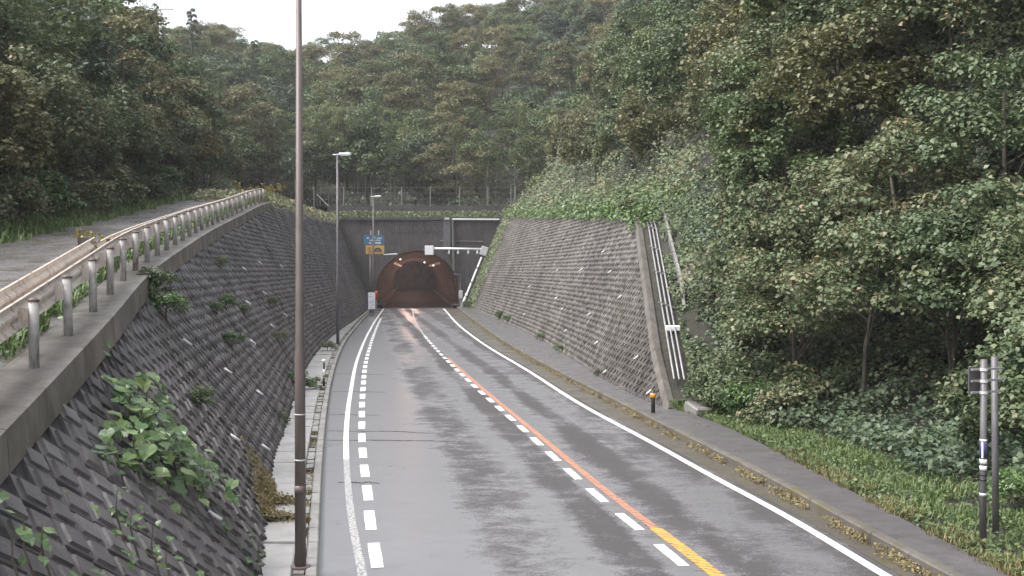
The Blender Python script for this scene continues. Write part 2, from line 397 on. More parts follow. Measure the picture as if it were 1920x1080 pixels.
walkR = table([(-30, 13.5), (0, 8.2), (14.8, 6.15), (17, 5.98), (22.1, 5.66), (30, 4.75), (32, 4.2), (37.1, 3.53), (49, 2.66), (63.2, 1.6), (90, -1.2), (121, -4.7)])
wallL = table([(-30, 3.2), (0, -0.95), (14.8, -3.34), (22, -4.73), (28.2, -5.69), (40, -7.55), (59.7, -10.0), (92.1, -12.7), (121, -15.1)])
postX = table([(-10, -1.2), (6, -4.07), (12.5, -5.30), (16.2, -6.03), (20.4, -6.99), (30.5, -9.0), (48, -11.96), (64, -13.9), (90, -16.3), (124, -19.2)])
postZ = table([(-10, 0.3), (6, 2.1), (12.5, 2.92), (16.2, 3.39), (20.4, 3.84), (30.5, 4.75), (48, 6.3), (64, 7.9), (90, 8.6), (124, 9.6)])
BAT = 0.42
def wallR(Y): return walkR(Y)
zend = table([(31, 0.1), (37.5, 2.75), (43, 4.7), (48.5, 6.38)])
def ztopR(Y):
    Y = np.asarray(Y, float)
    return np.where(Y < 31, 0.16, np.where(Y < 48.5, np.clip(zend(Y), 0.1, 7), 4 + 0.0491 * Y))
def xtopR(Y): return wallR(Y) + BAT * np.maximum(ztopR(Y) - 0.16, 0)
def ztopL(Y): return postZ(Y) - 0.36
def wallL_pt(Y, z):
    t = (z - 0.12) / np.maximum(ztopL(Y) - 0.12, 0.2)
    return wallL(Y) + t * (postX(Y) + 0.30 - wallL(Y))
def wallR_pt(Y, z): return wallR(Y) + BAT * (z - 0.16)

def left_ground(Y, u):
    """terrain left of the guard rail, u metres from the posts"""
    e = np.maximum(u - 5.0, 0)
    w = np.clip((Y - 55) / 15, 0, 1)
    sl = 0.15 * np.minimum(e, 2) + 0.78 * np.clip(e - 2, 0, 22) + 0.35 * np.maximum(e - 24, 0)
    return postZ(Y) - 0.06 + sl + w * 0.035 * np.clip(u, 0, 10)
def right_ground(Y, u):
    Y = np.asarray(Y, float)
    u0 = np.interp(Y, [-20, 15, 24, 31, 38, 50], [7, 7.5, 7.5, 3.6, 0.8, 2.0])
    a = np.interp(Y, [-20, 20, 31, 45, 60], [0.05, 0.06, 0.10, 0.35, 0.45])
    s = np.interp(Y, [-20, 20, 31, 45, 125], [1.0, 1.0, 1.05, 1.15, 1.2])
    e = np.maximum(u - u0, 0)
    return ztopR(Y) - 0.04 + a * np.minimum(u, u0) + s * np.minimum(e, 15) + 0.7 * np.clip(e - 15, 0, 60)
def back_ground(X, Y):
    X = np.asarray(X, float); Y = np.asarray(Y, float)
    z = 11.0 + 0.27 * np.clip(Y - 131, 0, 110) - 0.25 * np.clip(Y - 241, 0, 200)
    z = z + 0.42 * np.clip(-27 - X, 0, 40) * np.clip(1.35 - (Y - 124) / 110, 0.12, 1) + (np.clip(X + 34, 0, 22) * 0.45 + np.clip(X + 12, 0, 60) * .12) * np.clip((Y - 135) / 70, 0, 1) + 0.55 * np.clip(X - 4, 0, 60)
    return z

# ------------------------------------------------------------------ ground, road, walkways
def ribbon(name, fa, fb, za, zb, Y0, Y1, step, mat, nx=2, kind='structure', parent=None, sides=0.0):
    Ys = np.arange(Y0, Y1 + 1e-6, step)
    P = np.zeros((len(Ys), nx, 3))
    for j in range(nx):
        t = j / (nx - 1)
        P[:, j, 0] = fa(Ys) * (1 - t) + fb(Ys) * t; P[:, j, 1] = Ys
        A = za(Ys) if callable(za) else za; B = zb(Ys) if callable(zb) else zb
        P[:, j, 2] = A * (1 - t) + B * t
    mb = MB(); mb.grid(P)
    o = mb.build(name, mat, parent)
    if kind and parent is None: tag(o, kind=kind)
    return o

gm_ = MB(); gm_.grid(np.array([[(x, y, -0.45) for x in (-260, 0, 260)] for y in (-120, 60, 121)], float))
tag(gm_.build('ground', M['earth']), kind='structure')
road = ribbon('road', lambda y: kerbL(y), lambda y: kerbR(y), 0.0, 0.0, -30, 121, 1.0, M['asphalt'], 5)
CXT = lambda y: -10.1 - 0.088 * (np.asarray(y, float) - 121)
tunnel_road = ribbon('tunnel_road', lambda y: CXT(y) - 4.6, lambda y: CXT(y) + 4.6, 0.004, 0.004, 120.5, 250, 4, M['tunnel_asphalt'], 3)

# painted lines
def stripe(f, half, Y0, Y1, step, z, mat, name):
    Ys = np.arange(Y0, Y1 + 1e-6, step)
    P = np.zeros((len(Ys), 2, 3)); P[:, 0, 0] = f(Ys) - half; P[:, 1, 0] = f(Ys) + half
    P[:, :, 1] = Ys[:, None]; P[:, :, 2] = z
    return MB().grid(P).build(name, mat, road)
stripe(lineL, 0.062, 24, 120, 1.0, 0.005, M['white_paint'], 'edge_line')
stripe(lineL, 0.062, 3, 24, 1.0, 0.005, M['white_worn'], 'edge_line')
stripe(lineR, 0.075, 2, 120, 1.0, 0.005, M['white_paint'], 'edge_line')
orangeX = lambda y: lineC(y) + np.interp(y, [10, 16, 30, 70], [0.30, 0.28, 0.20, 0.10])
stripe(orangeX, 0.10, 8, 17.5, 0.5, 0.0055, M['orange_hatch'], 'centre_line')
stripe(orangeX, 0.075, 17.5, 52, 0.5, 0.0055, M['orange_thin'], 'centre_line')
stripe(lambda y: lineC(y), 0.06, 66, 120, 1.0, 0.005, M['white_worn'], 'centre_line')
def dashes(f, half, y0, pitch, length, Y1, heading_eps=0.05):
    y = y0
    while y < Y1:
        x = float(f(y)); a = float((f(y + heading_eps) - f(y - heading_eps)) / (2 * heading_eps))
        me = dash_me
        o = link('lane_dash', me, road, (x, y, 0.006)); o.rotation_euler = (0, 0, -math.atan(a)); o.scale = (half / 0.1, length, 1)
        y += pitch
def dash_mesh():
    mb = MB(); n = 6; v = []; f = []
    for i in range(n + 1):
        for s in (-0.1, 0.1): v.append((s + random.uniform(-0.006, 0.006), i / n - 0.5, 0))
    for i in range(n): f.append((2*i, 2*i+1, 2*i+3, 2*i+2))
    return mb.add(v, f).mesh('lane_dash', M['white_paint'])
dash_me = dash_mesh()
dashes(lambda y: lineL(y) + np.interp(y, [15, 20, 30, 60, 100], [0.22, 0.34, 0.40, 0.42, 0.35]), 0.085, 9.15, 2.235, 1.40, 96)
dashes(lineC, 0.078, 9.5, 2.12, 1.22, 70)

# transverse cracks and a patch seam in the left lane
for yc, x0, x1 in ((28.2, 0.05, 2.9), (31.4, .02, 1.5), (26.6, .05, 3.3), (37.5, .1, 1.9), (44.0, .1, 2.2), (21.3, .3, 1.1)):
    n_ = 26; P = np.zeros((n_, 2, 3)); t_ = np.linspace(0, 1, n_); a_ = np.cumsum(rng.normal(0, .035, n_)) - .05 * t_
    P[:, 0, 0] = P[:, 1, 0] = float(kerbL(yc)) + x0 + (x1 - x0) * t_; w_ = .03 + .05 * rng.random(n_) * np.sin(np.pi * np.clip(t_, .05, .95))
    P[:, 0, 1] = yc + a_ - w_; P[:, 1, 1] = yc + a_ + w_; P[:, :, 2] = .0035
    MB().grid(P).build('crack', M['crack'], road)
# right gutter, kerb, footway
ribbon('gutter', lambda y: lineR(y) + 0.20, lambda y: kerbR(y) + 0.02, 0.004, 0.008, -10, 120, 1.0, M['gutter'])
def stones(name, thing_name, fin, fout, z0, z1, Y0, Y1, length, mat, jitter=0.004):
    base = ribbon(thing_name, lambda y: fin(y) + 0.01, lambda y: fout(y) - 0.01, z0 - 0.02, z0 - 0.02, Y0, Y1, 2.0, M['gutter'])
    y = Y0; n = 0
    while y < Y1:
        a, b = y + 0.008, y + length - 0.008
        x0, x1, x2, x3 = float(fin(a)), float(fout(a)), float(fout(b)), float(fin(b))
        c = Vector(((x0 + x1 + x2 + x3) / 4, y + length / 2, 0)); j = random.uniform(-jitter, jitter)
        bv = min(0.02, (z1 - z0) * 0.3)
        lo = [(x0, a), (x1, a), (x2, b), (x3, b)]
        w = x1 - x0; s = bv if w > 0 else -bv
        hi = [(x0 + s, a + 0.005), (x1 - s, a + 0.005), (x2 - s, b - 0.005), (x3 + s, b - 0.005)]
        V = [(p[0] - c.x, p[1] - c.y, z0 - 0.05) for p in lo] + [(p[0] - c.x, p[1] - c.y, z1 - bv + j) for p in lo] + [(p[0] - c.x, p[1] - c.y, z1 + j + random.uniform(-jitter, jitter)) for p in hi]
        F = [(0,3,2,1), (0,1,5,4), (1,2,6,5), (2,3,7,6), (3,0,4,7), (4,5,9,8), (5,6,10,9), (6,7,11,10), (7,4,8,11), (8,9,10,11)]
        MB().add(V, F).build(name, mat, base, loc=c)
        y += length; n += 1
    return base
kerb_right = stones('kerb_stone', 'right_kerb', lambda y: kerbR(y), lambda y: kerbR(y) + 0.17, 0.0, 0.20, 8, 120, 1.2, M['conc_kerb_moss'])
ribbon('right_footway', lambda y: kerbR(y) + 0.165, lambda y: walkR(y) + 0.05, 0.18, 0.19, -10, 121, 1.0, M['foot_asphalt'], 3)
# left kerb, open gutter and slab walkway
kerb_left = stones('kerb_stone', 'left_kerb', lambda y: kerbL(y) - 0.16, lambda y: kerbL(y), 0.0, 0.13, 8, 120, 0.9, M['conc_kerb'])
ribbon('left_gutter', lambda y: kerbL(y) - 0.34, lambda y: kerbL(y) - 0.15, 0.03, 0.03, 8, 120, 1.0, M['gutter'])
walk_left = stones('paving_slab', 'left_walkway', lambda y: wallL(y) - 0.1, lambda y: kerbL(y) - 0.33, 0.0, 0.12, 8, 120, 1.35, M['conc_light'], 0.012)
gutter_cover = MB().box((0, 0, 0), (0.14, 0.42, 0.05)).mesh('gutter_cover', M['conc_kerb'])
y = 10.0
while y < 75:
    if random.random() < 0.78:
        o = link('gutter_cover', gutter_cover, walk_left, (float(kerbL(y)) - 0.245, y, 0.085 + random.uniform(-0.02, 0.012)))
        o.rotation_euler = (random.uniform(-.04, .04), random.uniform(-.06, .06), 0.16 + random.uniform(-.05, .05))
    y += 0.52
# side road
ribbon('side_road', lambda y: postX(y) - 4.7, lambda y: postX(y) - 0.3, lambda y: postZ(y) + 0.02 + np.clip((y-55)/15, 0, 1)*0.12, lambda y: postZ(y) - 0.02, 2, 80, 1.0, M['side_road'], 4)

# ------------------------------------------------------------------ terrain
def terrain(name, fx, fz, Ys, Us, lump):
    P = np.zeros((len(Ys), len(Us), 3))
    for i, yv in enumerate(Ys):
        P[i, :, 1] = yv; P[i, :, 0] = fx(yv, Us); P[i, :, 2] = fz(np.full(len(Us), yv), Us)
    if lump:
        for i in range(len(Ys)):
            for j in range(len(Us)):
                w = min(1.0, max(0.0, (Us[j] - lump[0]) / 3.0))
                if w > 0:
                    q = Vector(P[i, j]) * lump[2]
                    P[i, j, 2] += w * lump[1] * mnoise.fractal(q, 1.0, 2.0, 3)
    return P
UsL = np.concatenate([np.arange(0.25, 8, 0.8), np.arange(8, 30, 1.5), np.arange(30, 90, 8)])
PL = terrain('l', lambda yv, U: postX(yv) - U, lambda yv, U: left_ground(yv, U) - 0.05, np.arange(0, 128, 2.0), UsL, (6, 1.2, 0.25))
tag(MB().grid(PL).build('left_hillside', M['earth'], smooth=True), kind='structure')
UsR = np.concatenate([np.arange(0.05, 24, 0.8), np.arange(24, 90, 6)])
YsR = np.concatenate([np.arange(-6, 30, 2.0), np.arange(30, 52, 1.0), np.arange(52, 131, 1.5)])
PR = terrain('r', lambda yv, U: xtopR(yv) + U, right_ground, YsR, UsR, (2.5, 1.7, 0.28))
tag(MB().grid(PR).build('right_hillside', M['earth'], smooth=True), kind='structure')
Xs = np.arange(-130, 131, 4.0); YsB = np.concatenate([np.arange(124.6, 260, 4.0), np.arange(264, 420, 20)])
XX, YY = np.meshgrid(Xs, YsB)
PBk = np.stack([XX, YY, back_ground(XX, YY)], -1)
tag(MB().grid(PBk).build('back_hillside', M['earth'], smooth=True), kind='structure')

# ------------------------------------------------------------------ retaining walls of two-step blocks
BD = 0.47                                     # diagonal of the square blocks, which are laid on edge
def block_mesh(mat, seed):
    r = random.Random(seed); j = lambda a: r.uniform(-a, a)
    def ring(k, y, dz=0.0):
        h = BD / 2 * k
        return [(-h + j(.005), y, dz + j(.005)), (j(.005), y, -h + dz + j(.005)), (h + j(.005), y, dz + j(.005)), (j(.005), y, h + dz + j(.005))]
    V = ring(.972, -.06) + ring(.955, .022) + ring(.66, .026, -.006) + ring(.63, .058, -.008)
    F = [(12, 13, 14, 15)]
    for k in range(3):
        for i in range(4):
            F.append((k*4 + i, k*4 + (i+1) % 4, (k+1)*4 + (i+1) % 4, (k+1)*4 + i))
    return MB().add(V, F).mesh('wall_block', mat)
def wall_frames(side):
    """4x4 matrices of all blocks: columns along the wall, outwards, up the slope"""
    sgn = -1 if side == 'L' else 1
    f = wallL_pt if side == 'L' else wallR_pt
    out = []; e = 0.2
    dz = BD / 2 / (1.17 if side == 'L' else 1.085)
    for k in range(70):
        z = 0.20 + k * dz
        Y0, Y1 = (6.5, 120.6) if side == 'L' else (31.2, 120.5)
        Yc = np.arange(Y0 + (k % 2) * BD / 2, Y1, BD * (.99 if side == 'L' else .995))
        ok = (z + dz * .55 < ztopL(Yc)) if side == 'L' else (z + dz * .3 < ztopR(Yc))
        Yc = Yc[ok]
        if not len(Yc): continue
        x = f(Yc, z); n = len(Yc); o1 = np.ones(n); o0 = np.zeros(n)
        t = unit(np.stack([(f(Yc + e, z) - f(Yc - e, z)) / (2*e), o1, o0], 1)) * sgn
        sl = (f(Yc, z + e) - f(Yc, z - e)) / (2*e); sv = np.stack([sl, o0, o1], 1); ln = np.linalg.norm(sv, axis=1); sv = sv / ln[:, None]
        nn = unit(np.cross(sv, t)); up = np.cross(t, nn)
        A = np.zeros((n, 4, 4)); A[:, :3, 0] = t; A[:, :3, 1] = nn; A[:, :3, 2] = up * (dz * ln / (BD / 2))[:, None]
        A[:, 0, 3] = x; A[:, 1, 3] = Yc; A[:, 2, 3] = z; A[:, 3, 3] = 1
        A[:, :3, 3] += nn * rng.uniform(-.018, .018, (n, 1))
        out.append(A)
    return np.concatenate(out)
def build_wall(name, side, mat, label, ny, nz):
    root = empty(name, (0, 0, 0)); tag(root, label, 'retaining wall')
    f = wallL_pt if side == 'L' else wallR_pt
    Ys = np.linspace(5.5 if side == 'L' else 30.6, 121, ny); P = np.zeros((ny, nz, 3))
    for i, yv in enumerate(Ys):
        zt = float(ztopL(yv)) if side == 'L' else float(max(ztopR(yv), 0.1))
        zz = np.linspace(-0.2, zt, nz); P[i, :, 0] = f(yv, zz) + (-0.03 if side == 'L' else 0.03); P[i, :, 1] = yv; P[i, :, 2] = zz
    MB().grid(P).build('backing', M['mortar'], root)
    A = wall_frames(side)
    px = 960 + 2120 * A[:, 0, 3] / A[:, 1, 3]; py = 508 - 2120 * (A[:, 2, 3] - 4) / A[:, 1, 3]
    A = A[np.argsort(A[:, 1, 3] + np.where((px > -30) & (py < 1110), 0, 1000))]
    meshes = [block_mesh(mat, 11 * q + (3 if side == 'L' else 5)) for q in range(5)]
    for n_ in range(300):
        o = link('wall_block', meshes[n_ * 7 % 5], root); o.matrix_world = Matrix(A[n_].tolist())
    rest_v, rest_f = [], []; nv = 0; B = A[300:]
    for q in range(5):
        V0 = np.array([v.co[:] for v in meshes[q].vertices]); F0 = np.array([p.vertices[:] for p in meshes[q].polygons]); Bq = B[q::5]
        VV = np.einsum('nij,vj->nvi', Bq[:, :3, :3], V0) + Bq[:, None, :3, 3]
        rest_f.append((F0[None] + (nv + np.arange(len(Bq)) * len(V0))[:, None, None]).reshape(-1, 4)); rest_v.append(VV.reshape(-1, 3)); nv += len(Bq) * len(V0)
    me = fast_mesh('far_blocks', np.concatenate(rest_v), np.concatenate(rest_f), mat)
    o = link('far_blocks', me, root); o['kind'] = 'stuff'
    return root
wall_l = build_wall('retaining_wall', 'L', M['block_left'], 'dark wet concrete block retaining wall below the guardrail, left of the road', 120, 12)
wall_r = build_wall('retaining_wall', 'R', M['block_right'], 'brownish grey concrete block retaining wall on the right of the road', 100, 12)

def wall_frame(side, Y, z):
    f = wallL_pt if side == 'L' else wallR_pt; e = 0.2; sgn = -1 if side == 'L' else 1
    t = Vector((float(f(Y + e, z) - f(Y - e, z)) / (2*e), 1, 0)).normalized() * sgn
    s = Vector((float(f(Y, z + e) - f(Y, z - e)) / (2*e), 0, 1)).normalized()
    n = s.cross(t).normalized()
    return Vector((float(f(Y, z)), Y, z)), n, t, s
pipe_me = MB().tube([(0, 0, -0.1), (0, 0, 0.10)], 0.026, 8).mesh('drain_pipe', M['pvc'], True)
def weep(side, root, lst):
    for Y, z in lst:
        p, n, t, s = wall_frame(side, Y, z)
        d = (n + Vector((0, -.1, -1.1))).normalized()
        o = link('drain_pipe', pipe_me, root, p + n * 0.09); o.rotation_euler = d.to_track_quat('Z', 'Y').to_euler()
weep('L', wall_l, [(21.6, 2.59), (24.3, 1.8), (31.9, 1.95), (40.5, 1.99), (47.6, 2.11), (36.9, 2.92), (44.2, 3.1), (41.8, 4.04), (48.3, 4.32), (26.9, 1.05), (19.8, 1.02), (22.7, 0.4), (14.2, 0.86), (55, 2.1), (62, 2.1), (56, 4.2)])
weep('R', wall_r, [(48.6, 3.93), (43.3, 2.98), (49.4, 2.07), (59.0, 2.0), (54.5, 1.09), (44.2, 1.16), (39.9, 0.42), (53.0, 4.87), (58.1, 4.03), (36.2, 1.2), (33.1, 0.42), (63.3, 2.45), (74.7, 1.11), (68, 4.0), (78, 2.9)])
# expansion joint of the right wall and slanted concrete edge strip
def strip_along(root, pts, w, th, mat, name, side='R'):
    mb = MB()
    for a, b in zip(pts[:-1], pts[1:]):
        pa, n, t, s = wall_frame(side, *a); pb, n2, t2, s2 = wall_frame(side, *b)
        d = (pb - pa).normalized(); wv = d.cross(n).normalized() * w / 2
        q = [pa - wv - n * .1, pa + wv - n * .1, pb + wv - n * .1, pb - wv - n * .1]
        q2 = [p + n * (th + .1) for p in q]
        mb.add(q + q2, [(0,1,2,3), (4,7,6,5), (0,4,5,1), (1,5,6,2), (2,6,7,3), (3,7,4,0)])
    return mb.build(name, mat, root)
edge = [(31.2, 0.1), (34.3, 1.5), (37.5, 2.75), (40.3, 3.8), (43, 4.7), (45.8, 5.6), (48.5, 6.35)]
strip_along(wall_r, edge, 0.24, 0.12, M['conc_beam'], 'edge_strip')
strip_along(wall_r, [(48.5, 6.38), (60, 6.93), (75, 7.67), (90, 8.4), (105, 9.14), (120, 9.85)], 0.25, 0.10, M['conc_beam'], 'coping')

# concrete coping beam under the guard rail: one section every 6 m
beam_root = empty('coping_beam', (0, 0, 0)); tag(beam_root, 'concrete coping beam along the top of the left retaining wall', 'wall coping')
y = 4.0
while y < 64.5:
    Ys = np.linspace(y + 0.01, min(y + 6, 65) - 0.01, 7)
    prof = [(0.34, -0.01), (0.37, -0.40), (-0.35, -0.40), (-0.35, -0.01), (-0.32, 0.0), (0.31, 0.0)]
    P = np.array([[(float(postX(q)) + a, q, float(postZ(q)) + b) for a, b in prof + prof[:1]] for q in Ys])
    mb = MB().grid(P)
    for k in (0, len(Ys) - 1): mb.add(P[k][:6].tolist(), [(0,1,2,3,4,5)])
    mb.build('beam_section', M['conc_beam'], beam_root); y += 6

# ------------------------------------------------------------------ guard rail
gr = empty('guardrail', (float(postX(12.5)), 12.5, float(postZ(12.5)))); tag(gr, 'rusty tan steel guardrail on grey posts along the side road', 'guardrail')
IM = Matrix.Translation(gr.location).inverted()
def under(o, root):
    o.parent = root; o.matrix_parent_inverse = Matrix.Translation(root.location).inverted(); return o
post_me = MB().tube([(0, 0, -0.1), (0, 0, 0.74)], 0.057, 12).mesh('post', M['post_grey'], True)
cap_me = MB().tube([(0, 0, 0.735), (0, 0, 0.755), (0, 0, 0.775)], [0.064, 0.064, 0.036], 12).mesh('cap', M['cap'])
brk_me = MB().box((-0.10, 0, 0.56), (0.10, 0.07, 0.22)).mesh('bracket', M['rail'])
yv = 6.8; ys = []
while yv < 64:
    a = float(postX(yv + .5) - postX(yv - .5)); ys.append(yv); yv += 1.95 / math.sqrt(1 + a * a)
for q in ys:
    o = under(link('post', post_me, None, (float(postX(q)), q, float(postZ(q)))), gr)
    o.rotation_euler = (random.uniform(-.02, .02), random.uniform(-.02, .02), random.uniform(0, 6))
    c = link('cap', cap_me, o); b = link('bracket', brk_me, None, o.location); under(b, gr); b.rotation_euler = (0, 0, 0.2)
W = [(0.0, .165), (-.012, .172), (-.045, .14), (-.075, .11), (-.075, .07), (-.02, .02), (-.02, -.02), (-.075, -.07), (-.075, -.11), (-.045, -.14), (-.012, -.172), (0, -.165)]
W2 = [(x + .006, z * .97) for x, z in W[::-1]]
def beam(Y0, Y1, off, h, name, curl=False):
    Ys = list(np.arange(Y0, Y1, 0.65)) + [Y1]
    P = []
    for q in Ys:
        k = 1.0
        P.append([(float(postX(q)) + off + x, q, float(postZ(q)) + h + z * k) for x, z in W + W2 + W[:1]])
    mb = MB().grid(np.array(P))
    o = mb.build(name, M['rail']); under(o, gr)
    if curl:
        x0, z0 = float(postX(Y1)) + off - .03, float(postZ(Y1)) + h
        pts = [(x0 + 0.0 - 0.16 * (1 - math.cos(a)), Y1 + 0.16 * math.sin(a)) for a in np.linspace(0, 2.6, 8)]
        Q = np.array([[(px, py, z0 + zz) for zz in (-.16, .0, .16)] for px, py in pts])
        under(MB().grid(Q).build('end_piece', M['dark_pole'], smooth=True), gr)
beam(5, 64.2, -0.14, 0.60, 'beam')
beam(5, 19.6, -0.42, 0.66, 'beam', True)
beam(20.2, 64.2, -0.40, 0.55, 'beam')

# ------------------------------------------------------------------ tunnel portal
PY = 121.0
portal = empty('tunnel_portal', (-10.1, PY, 0)); tag(portal, 'dark stained concrete tunnel portal at the end of the road', 'tunnel portal')
AR, AC = 4.45, 1.72
arch = [(-10.1 - AR, 0.0)] + [(-10.1 - AR * math.cos(a), AC + AR * math.sin(a)) for a in np.linspace(0, math.pi, 41)] + [(-10.1 + AR, 0.0)]
ZT, XL, XR_ = 9.45, -20.5, 1.0
outer = []
for x, z in arch:
    if z <= 0.01: outer.append((XL if x < -10.1 else XR_, 0.0)); continue
    dx, dz_ = x + 10.1, z - 0.6
    k = min([(XL + 10.1) / dx if dx < 0 else 1e9, (XR_ + 10.1) / dx if dx > 0 else 1e9, (ZT - .6) / dz_ if dz_ > 1e-6 else 1e9])
    outer.append((-10.1 + dx * k, 0.6 + dz_ * k))
V = [(x, PY, z) for x, z in arch] + [(x, PY, z) for x, z in outer] + [(XL, PY, ZT), (XR_, PY, ZT)]
n = len(arch); F = [(i, i + 1, n + i + 1, n + i) for i in range(n - 1)]
for i in range(n - 1):
    a, b = outer[i], outer[i + 1]
    if abs(a[0] - XL) < 1e-6 and abs(b[1] - ZT) < 1e-6 and b[0] > XL + .01: F.append((n + i, n + i + 1, 2 * n))
    if abs(a[1] - ZT) < 1e-6 and abs(b[0] - XR_) < 1e-6 and a[0] < XR_ - .01: F.append((n + i, n + i + 1, 2 * n + 1))
under(MB().add(V, F).build('wall', M['conc_portal']), portal)
for jx in (-18.0, -15.6, -4.4, -2.2): under(MB().box((jx, PY - .004, 4.7), (.035, .012, 9.4)).build('joint', M['print_dark']), portal)
for jz in (6.9,): under(MB().box(((XL + XR_) / 2, PY - .004, jz), (XR_ - XL - .2, .010, .03)).build('joint', M['print_dark']), portal)
under(MB().box(((XL + XR_) / 2, PY + 0.15, ZT + 0.14), (XR_ - XL, 0.7, 0.28)).build('ledge', M['conc_portal']), portal)
mb = MB()
ring = [(-10.1 + (x + 10.1) * 1.0, z) for x, z in arch]
outr = [(-10.1 + (x + 10.1) * 1.07, (AC + (z - AC) * 1.07) if z > 0.01 else 0.0) for x, z in arch]
Q = np.array([[(a[0], PY + .02, a[1]), (a[0], PY - .12, a[1]), (b[0], PY - .12, b[1]), (b[0], PY + .02, b[1])] for a, b in zip(ring, outr)])
under(mb.grid(Q).build('arch_ring', M['conc_portal']), portal)
# lining
Yt = np.concatenate([np.arange(PY, PY + 60, 1.5), np.arange(PY + 60, 252, 6)])
Q = np.array([[(x + 10.1 + float(CXT(q)), q + 0.001, z) for x, z in arch] for q in Yt])
under(MB().grid(Q).build('lining', M['tunnel'], smooth=True), portal)
for k in range(7):
    q = PY + 4 + 9 * k
    Q = np.array([[((x + 10.1) * s + float(CXT(yy)), yy, AC + (z - AC) * s) for x, z in arch[1:-1]] for yy, s in ((q, 1.0), (q + .01, .985), (q + .5, .985), (q + .51, 1.0))])
    under(MB().grid(Q).build('lining_rib', M['tunnel']), portal)
under(MB().box((float(CXT(252)), 252.3, 3), (12, .5, 9)).build('far_plug', M['tunnel']), portal)
for sx in (-1, 1):
    Q = np.array([[(float(CXT(q)) + sx * 4.47, q, 0.0), (float(CXT(q)) + sx * 4.47, q, 0.35), (float(CXT(q)) + sx * 3.75, q, 0.35), (float(CXT(q)) + sx * 3.75, q, 0.0)] for q in Yt])
    under(MB().grid(Q).build('inner_walkway', M['conc_kerb']), portal)
# upper wall and earth band behind the ledge
under(MB().box((-9.0, 124.3, 10.2), (22.5, 0.6, 1.9)).build('upper_wall', M['conc_portal']), portal)
under(MB().box((-9.0, 122.7, 9.5), (22.5, 2.6, 0.3)).build('terrace', M['gutter']), portal)
# raised name lettering
tc = bpy.data.curves.new('name_lettering', 'FONT'); tc.body = '田万川トンネル'; tc.size = 0.72; tc.extrude = 0.03; tc.align_x = 'CENTER'; tc.align_y = 'CENTER'
tc.space_character = 0.92; tc.materials.append(M['plaque'])
tmp = bpy.data.objects.new('name_lettering_text', tc); COL.objects.link(tmp)
bpy.context.view_layer.update()
tme = bpy.data.meshes.new_from_object(tmp.evaluated_get(bpy.context.evaluated_depsgraph_get()))
bpy.data.objects.remove(tmp)
under(link('name_lettering', tme, None, (-10.35, PY - 0.05, 8.45), (R(90), 0, 0)), portal)
# tunnel lamps
lamp_me = MB().box((0, 0, 0), (0.30, 0.7, 0.16)).mesh('tunnel_lamp', M['sodium'])
wl_me = MB().tube([(0, -0.16, 0), (0, 0, 0), (0, 0.2, 0)], [0.085, 0.085, 0.04], 10).mesh('tunnel_lamp', M['white_lamp'], True)
for k, (xx, yy, zz, lab) in enumerate([(-12.05, 122.2, 5.25, 'bright white lamp at the upper left of the tunnel mouth'), (-9.75, 126.0, 4.95, 'small white lamp near the middle of the tunnel ceiling'), (-8.65, 124.5, 4.60, 'white lamp at the right of the tunnel ceiling')]):
    tag(link('tunnel_lamp', wl_me, None, (xx, yy, zz)), lab, 'lamp', 'white lamps in the tunnel mouth')
for k in range(7):
    for sx in (-1, 1):
        q = PY + 20 + 13 * k
        o = link('sodium_lamp', lamp_me, None, (float(CXT(q)) + sx * 2.75, q, AC + 3.25), (0, sx * 0.8, 0))
        tag(o, 'dim orange lamp in a row along the tunnel ceiling', 'lamp', 'orange lamps along the tunnel ceiling')
for k in range(7):
    q = PY + 19 + 15 * k
    ld = bpy.data.lights.new('sodium_light', 'POINT'); ld.energy = 85 if k == 0 else 120; ld.color = (1.0, 0.56, 0.42); ld.shadow_soft_size = 1.2
    link('sodium_light', ld, None, (float(CXT(q)) - .8, q, AC + 1.8))

# net fence on top of the portal
fence = empty('net_fence', (-10, 124.3, 11.1)); tag(fence, 'thin post and wire fence on top of the tunnel portal', 'fence')
fp = MB().tube([(0, 0, -0.2), (0, 0, 2.1)], 0.05, 6).mesh('post', M['galv'])
for px in (589, 645, 697, 753.5, 807, 862, 915, 958, 966):
    x = (px - 960) * 124.3 / 2120; under(link('post', fp, None, (x, 124.3, 11.15)), fence)
for hz in (0.1, 0.75, 1.4, 2.0):
    under(MB().tube([(-21.8, 124.3, 11.15 + hz), (0.4, 124.3, 11.15 + hz)], 0.006, 4).build('wire', M['galv']), fence)
mb = MB()
for x in np.arange(-21.5, 0.2, 0.9): mb.tube([(x, 124.31, 11.2), (x, 124.31, 13.1)], 0.003, 3, False)
under(mb.build('net', M['galv']), fence)
under(MB().tube([(-21.4, 124.2, 12.4), (-20.1, 123.9, 11.1)], 0.06, 6).build('brace', M['galv']), fence)

# ------------------------------------------------------------------ street furniture
def street_light(loc, h, r0, r1, arm, label, mat, head=True):
    t = empty('street_light', loc); tag(t, label, 'street light')
    MB().tube([(0, 0, 0), (0, 0, h * .35), (0, 0, h * .36), (0, 0, h)], [r0, r0 * .95, r0 * .8, r1], 14).build('pole', mat, t, True)
    MB().tube([(0, 0, 0), (0, 0, 0.04)], r0 * 1.9, 12).build('base_plate', mat, t)
    if head:
        MB().tube([(-0.25, 0, h + .02), (arm * .6, 0, h + .06)], [r1 * .9, r1 * .7], 8).build('arm', M['offwhite'], t, True)
        hd = MB().box((arm * .8, 0, h + .07), (0.62, 0.28, 0.13)).build('lamp_head', M['white'], t, bevel=.03)
        MB().box((arm * .8, 0, h - .01), (0.46, 0.2, 0.03)).build('lens', M['white'], hd)
    return t
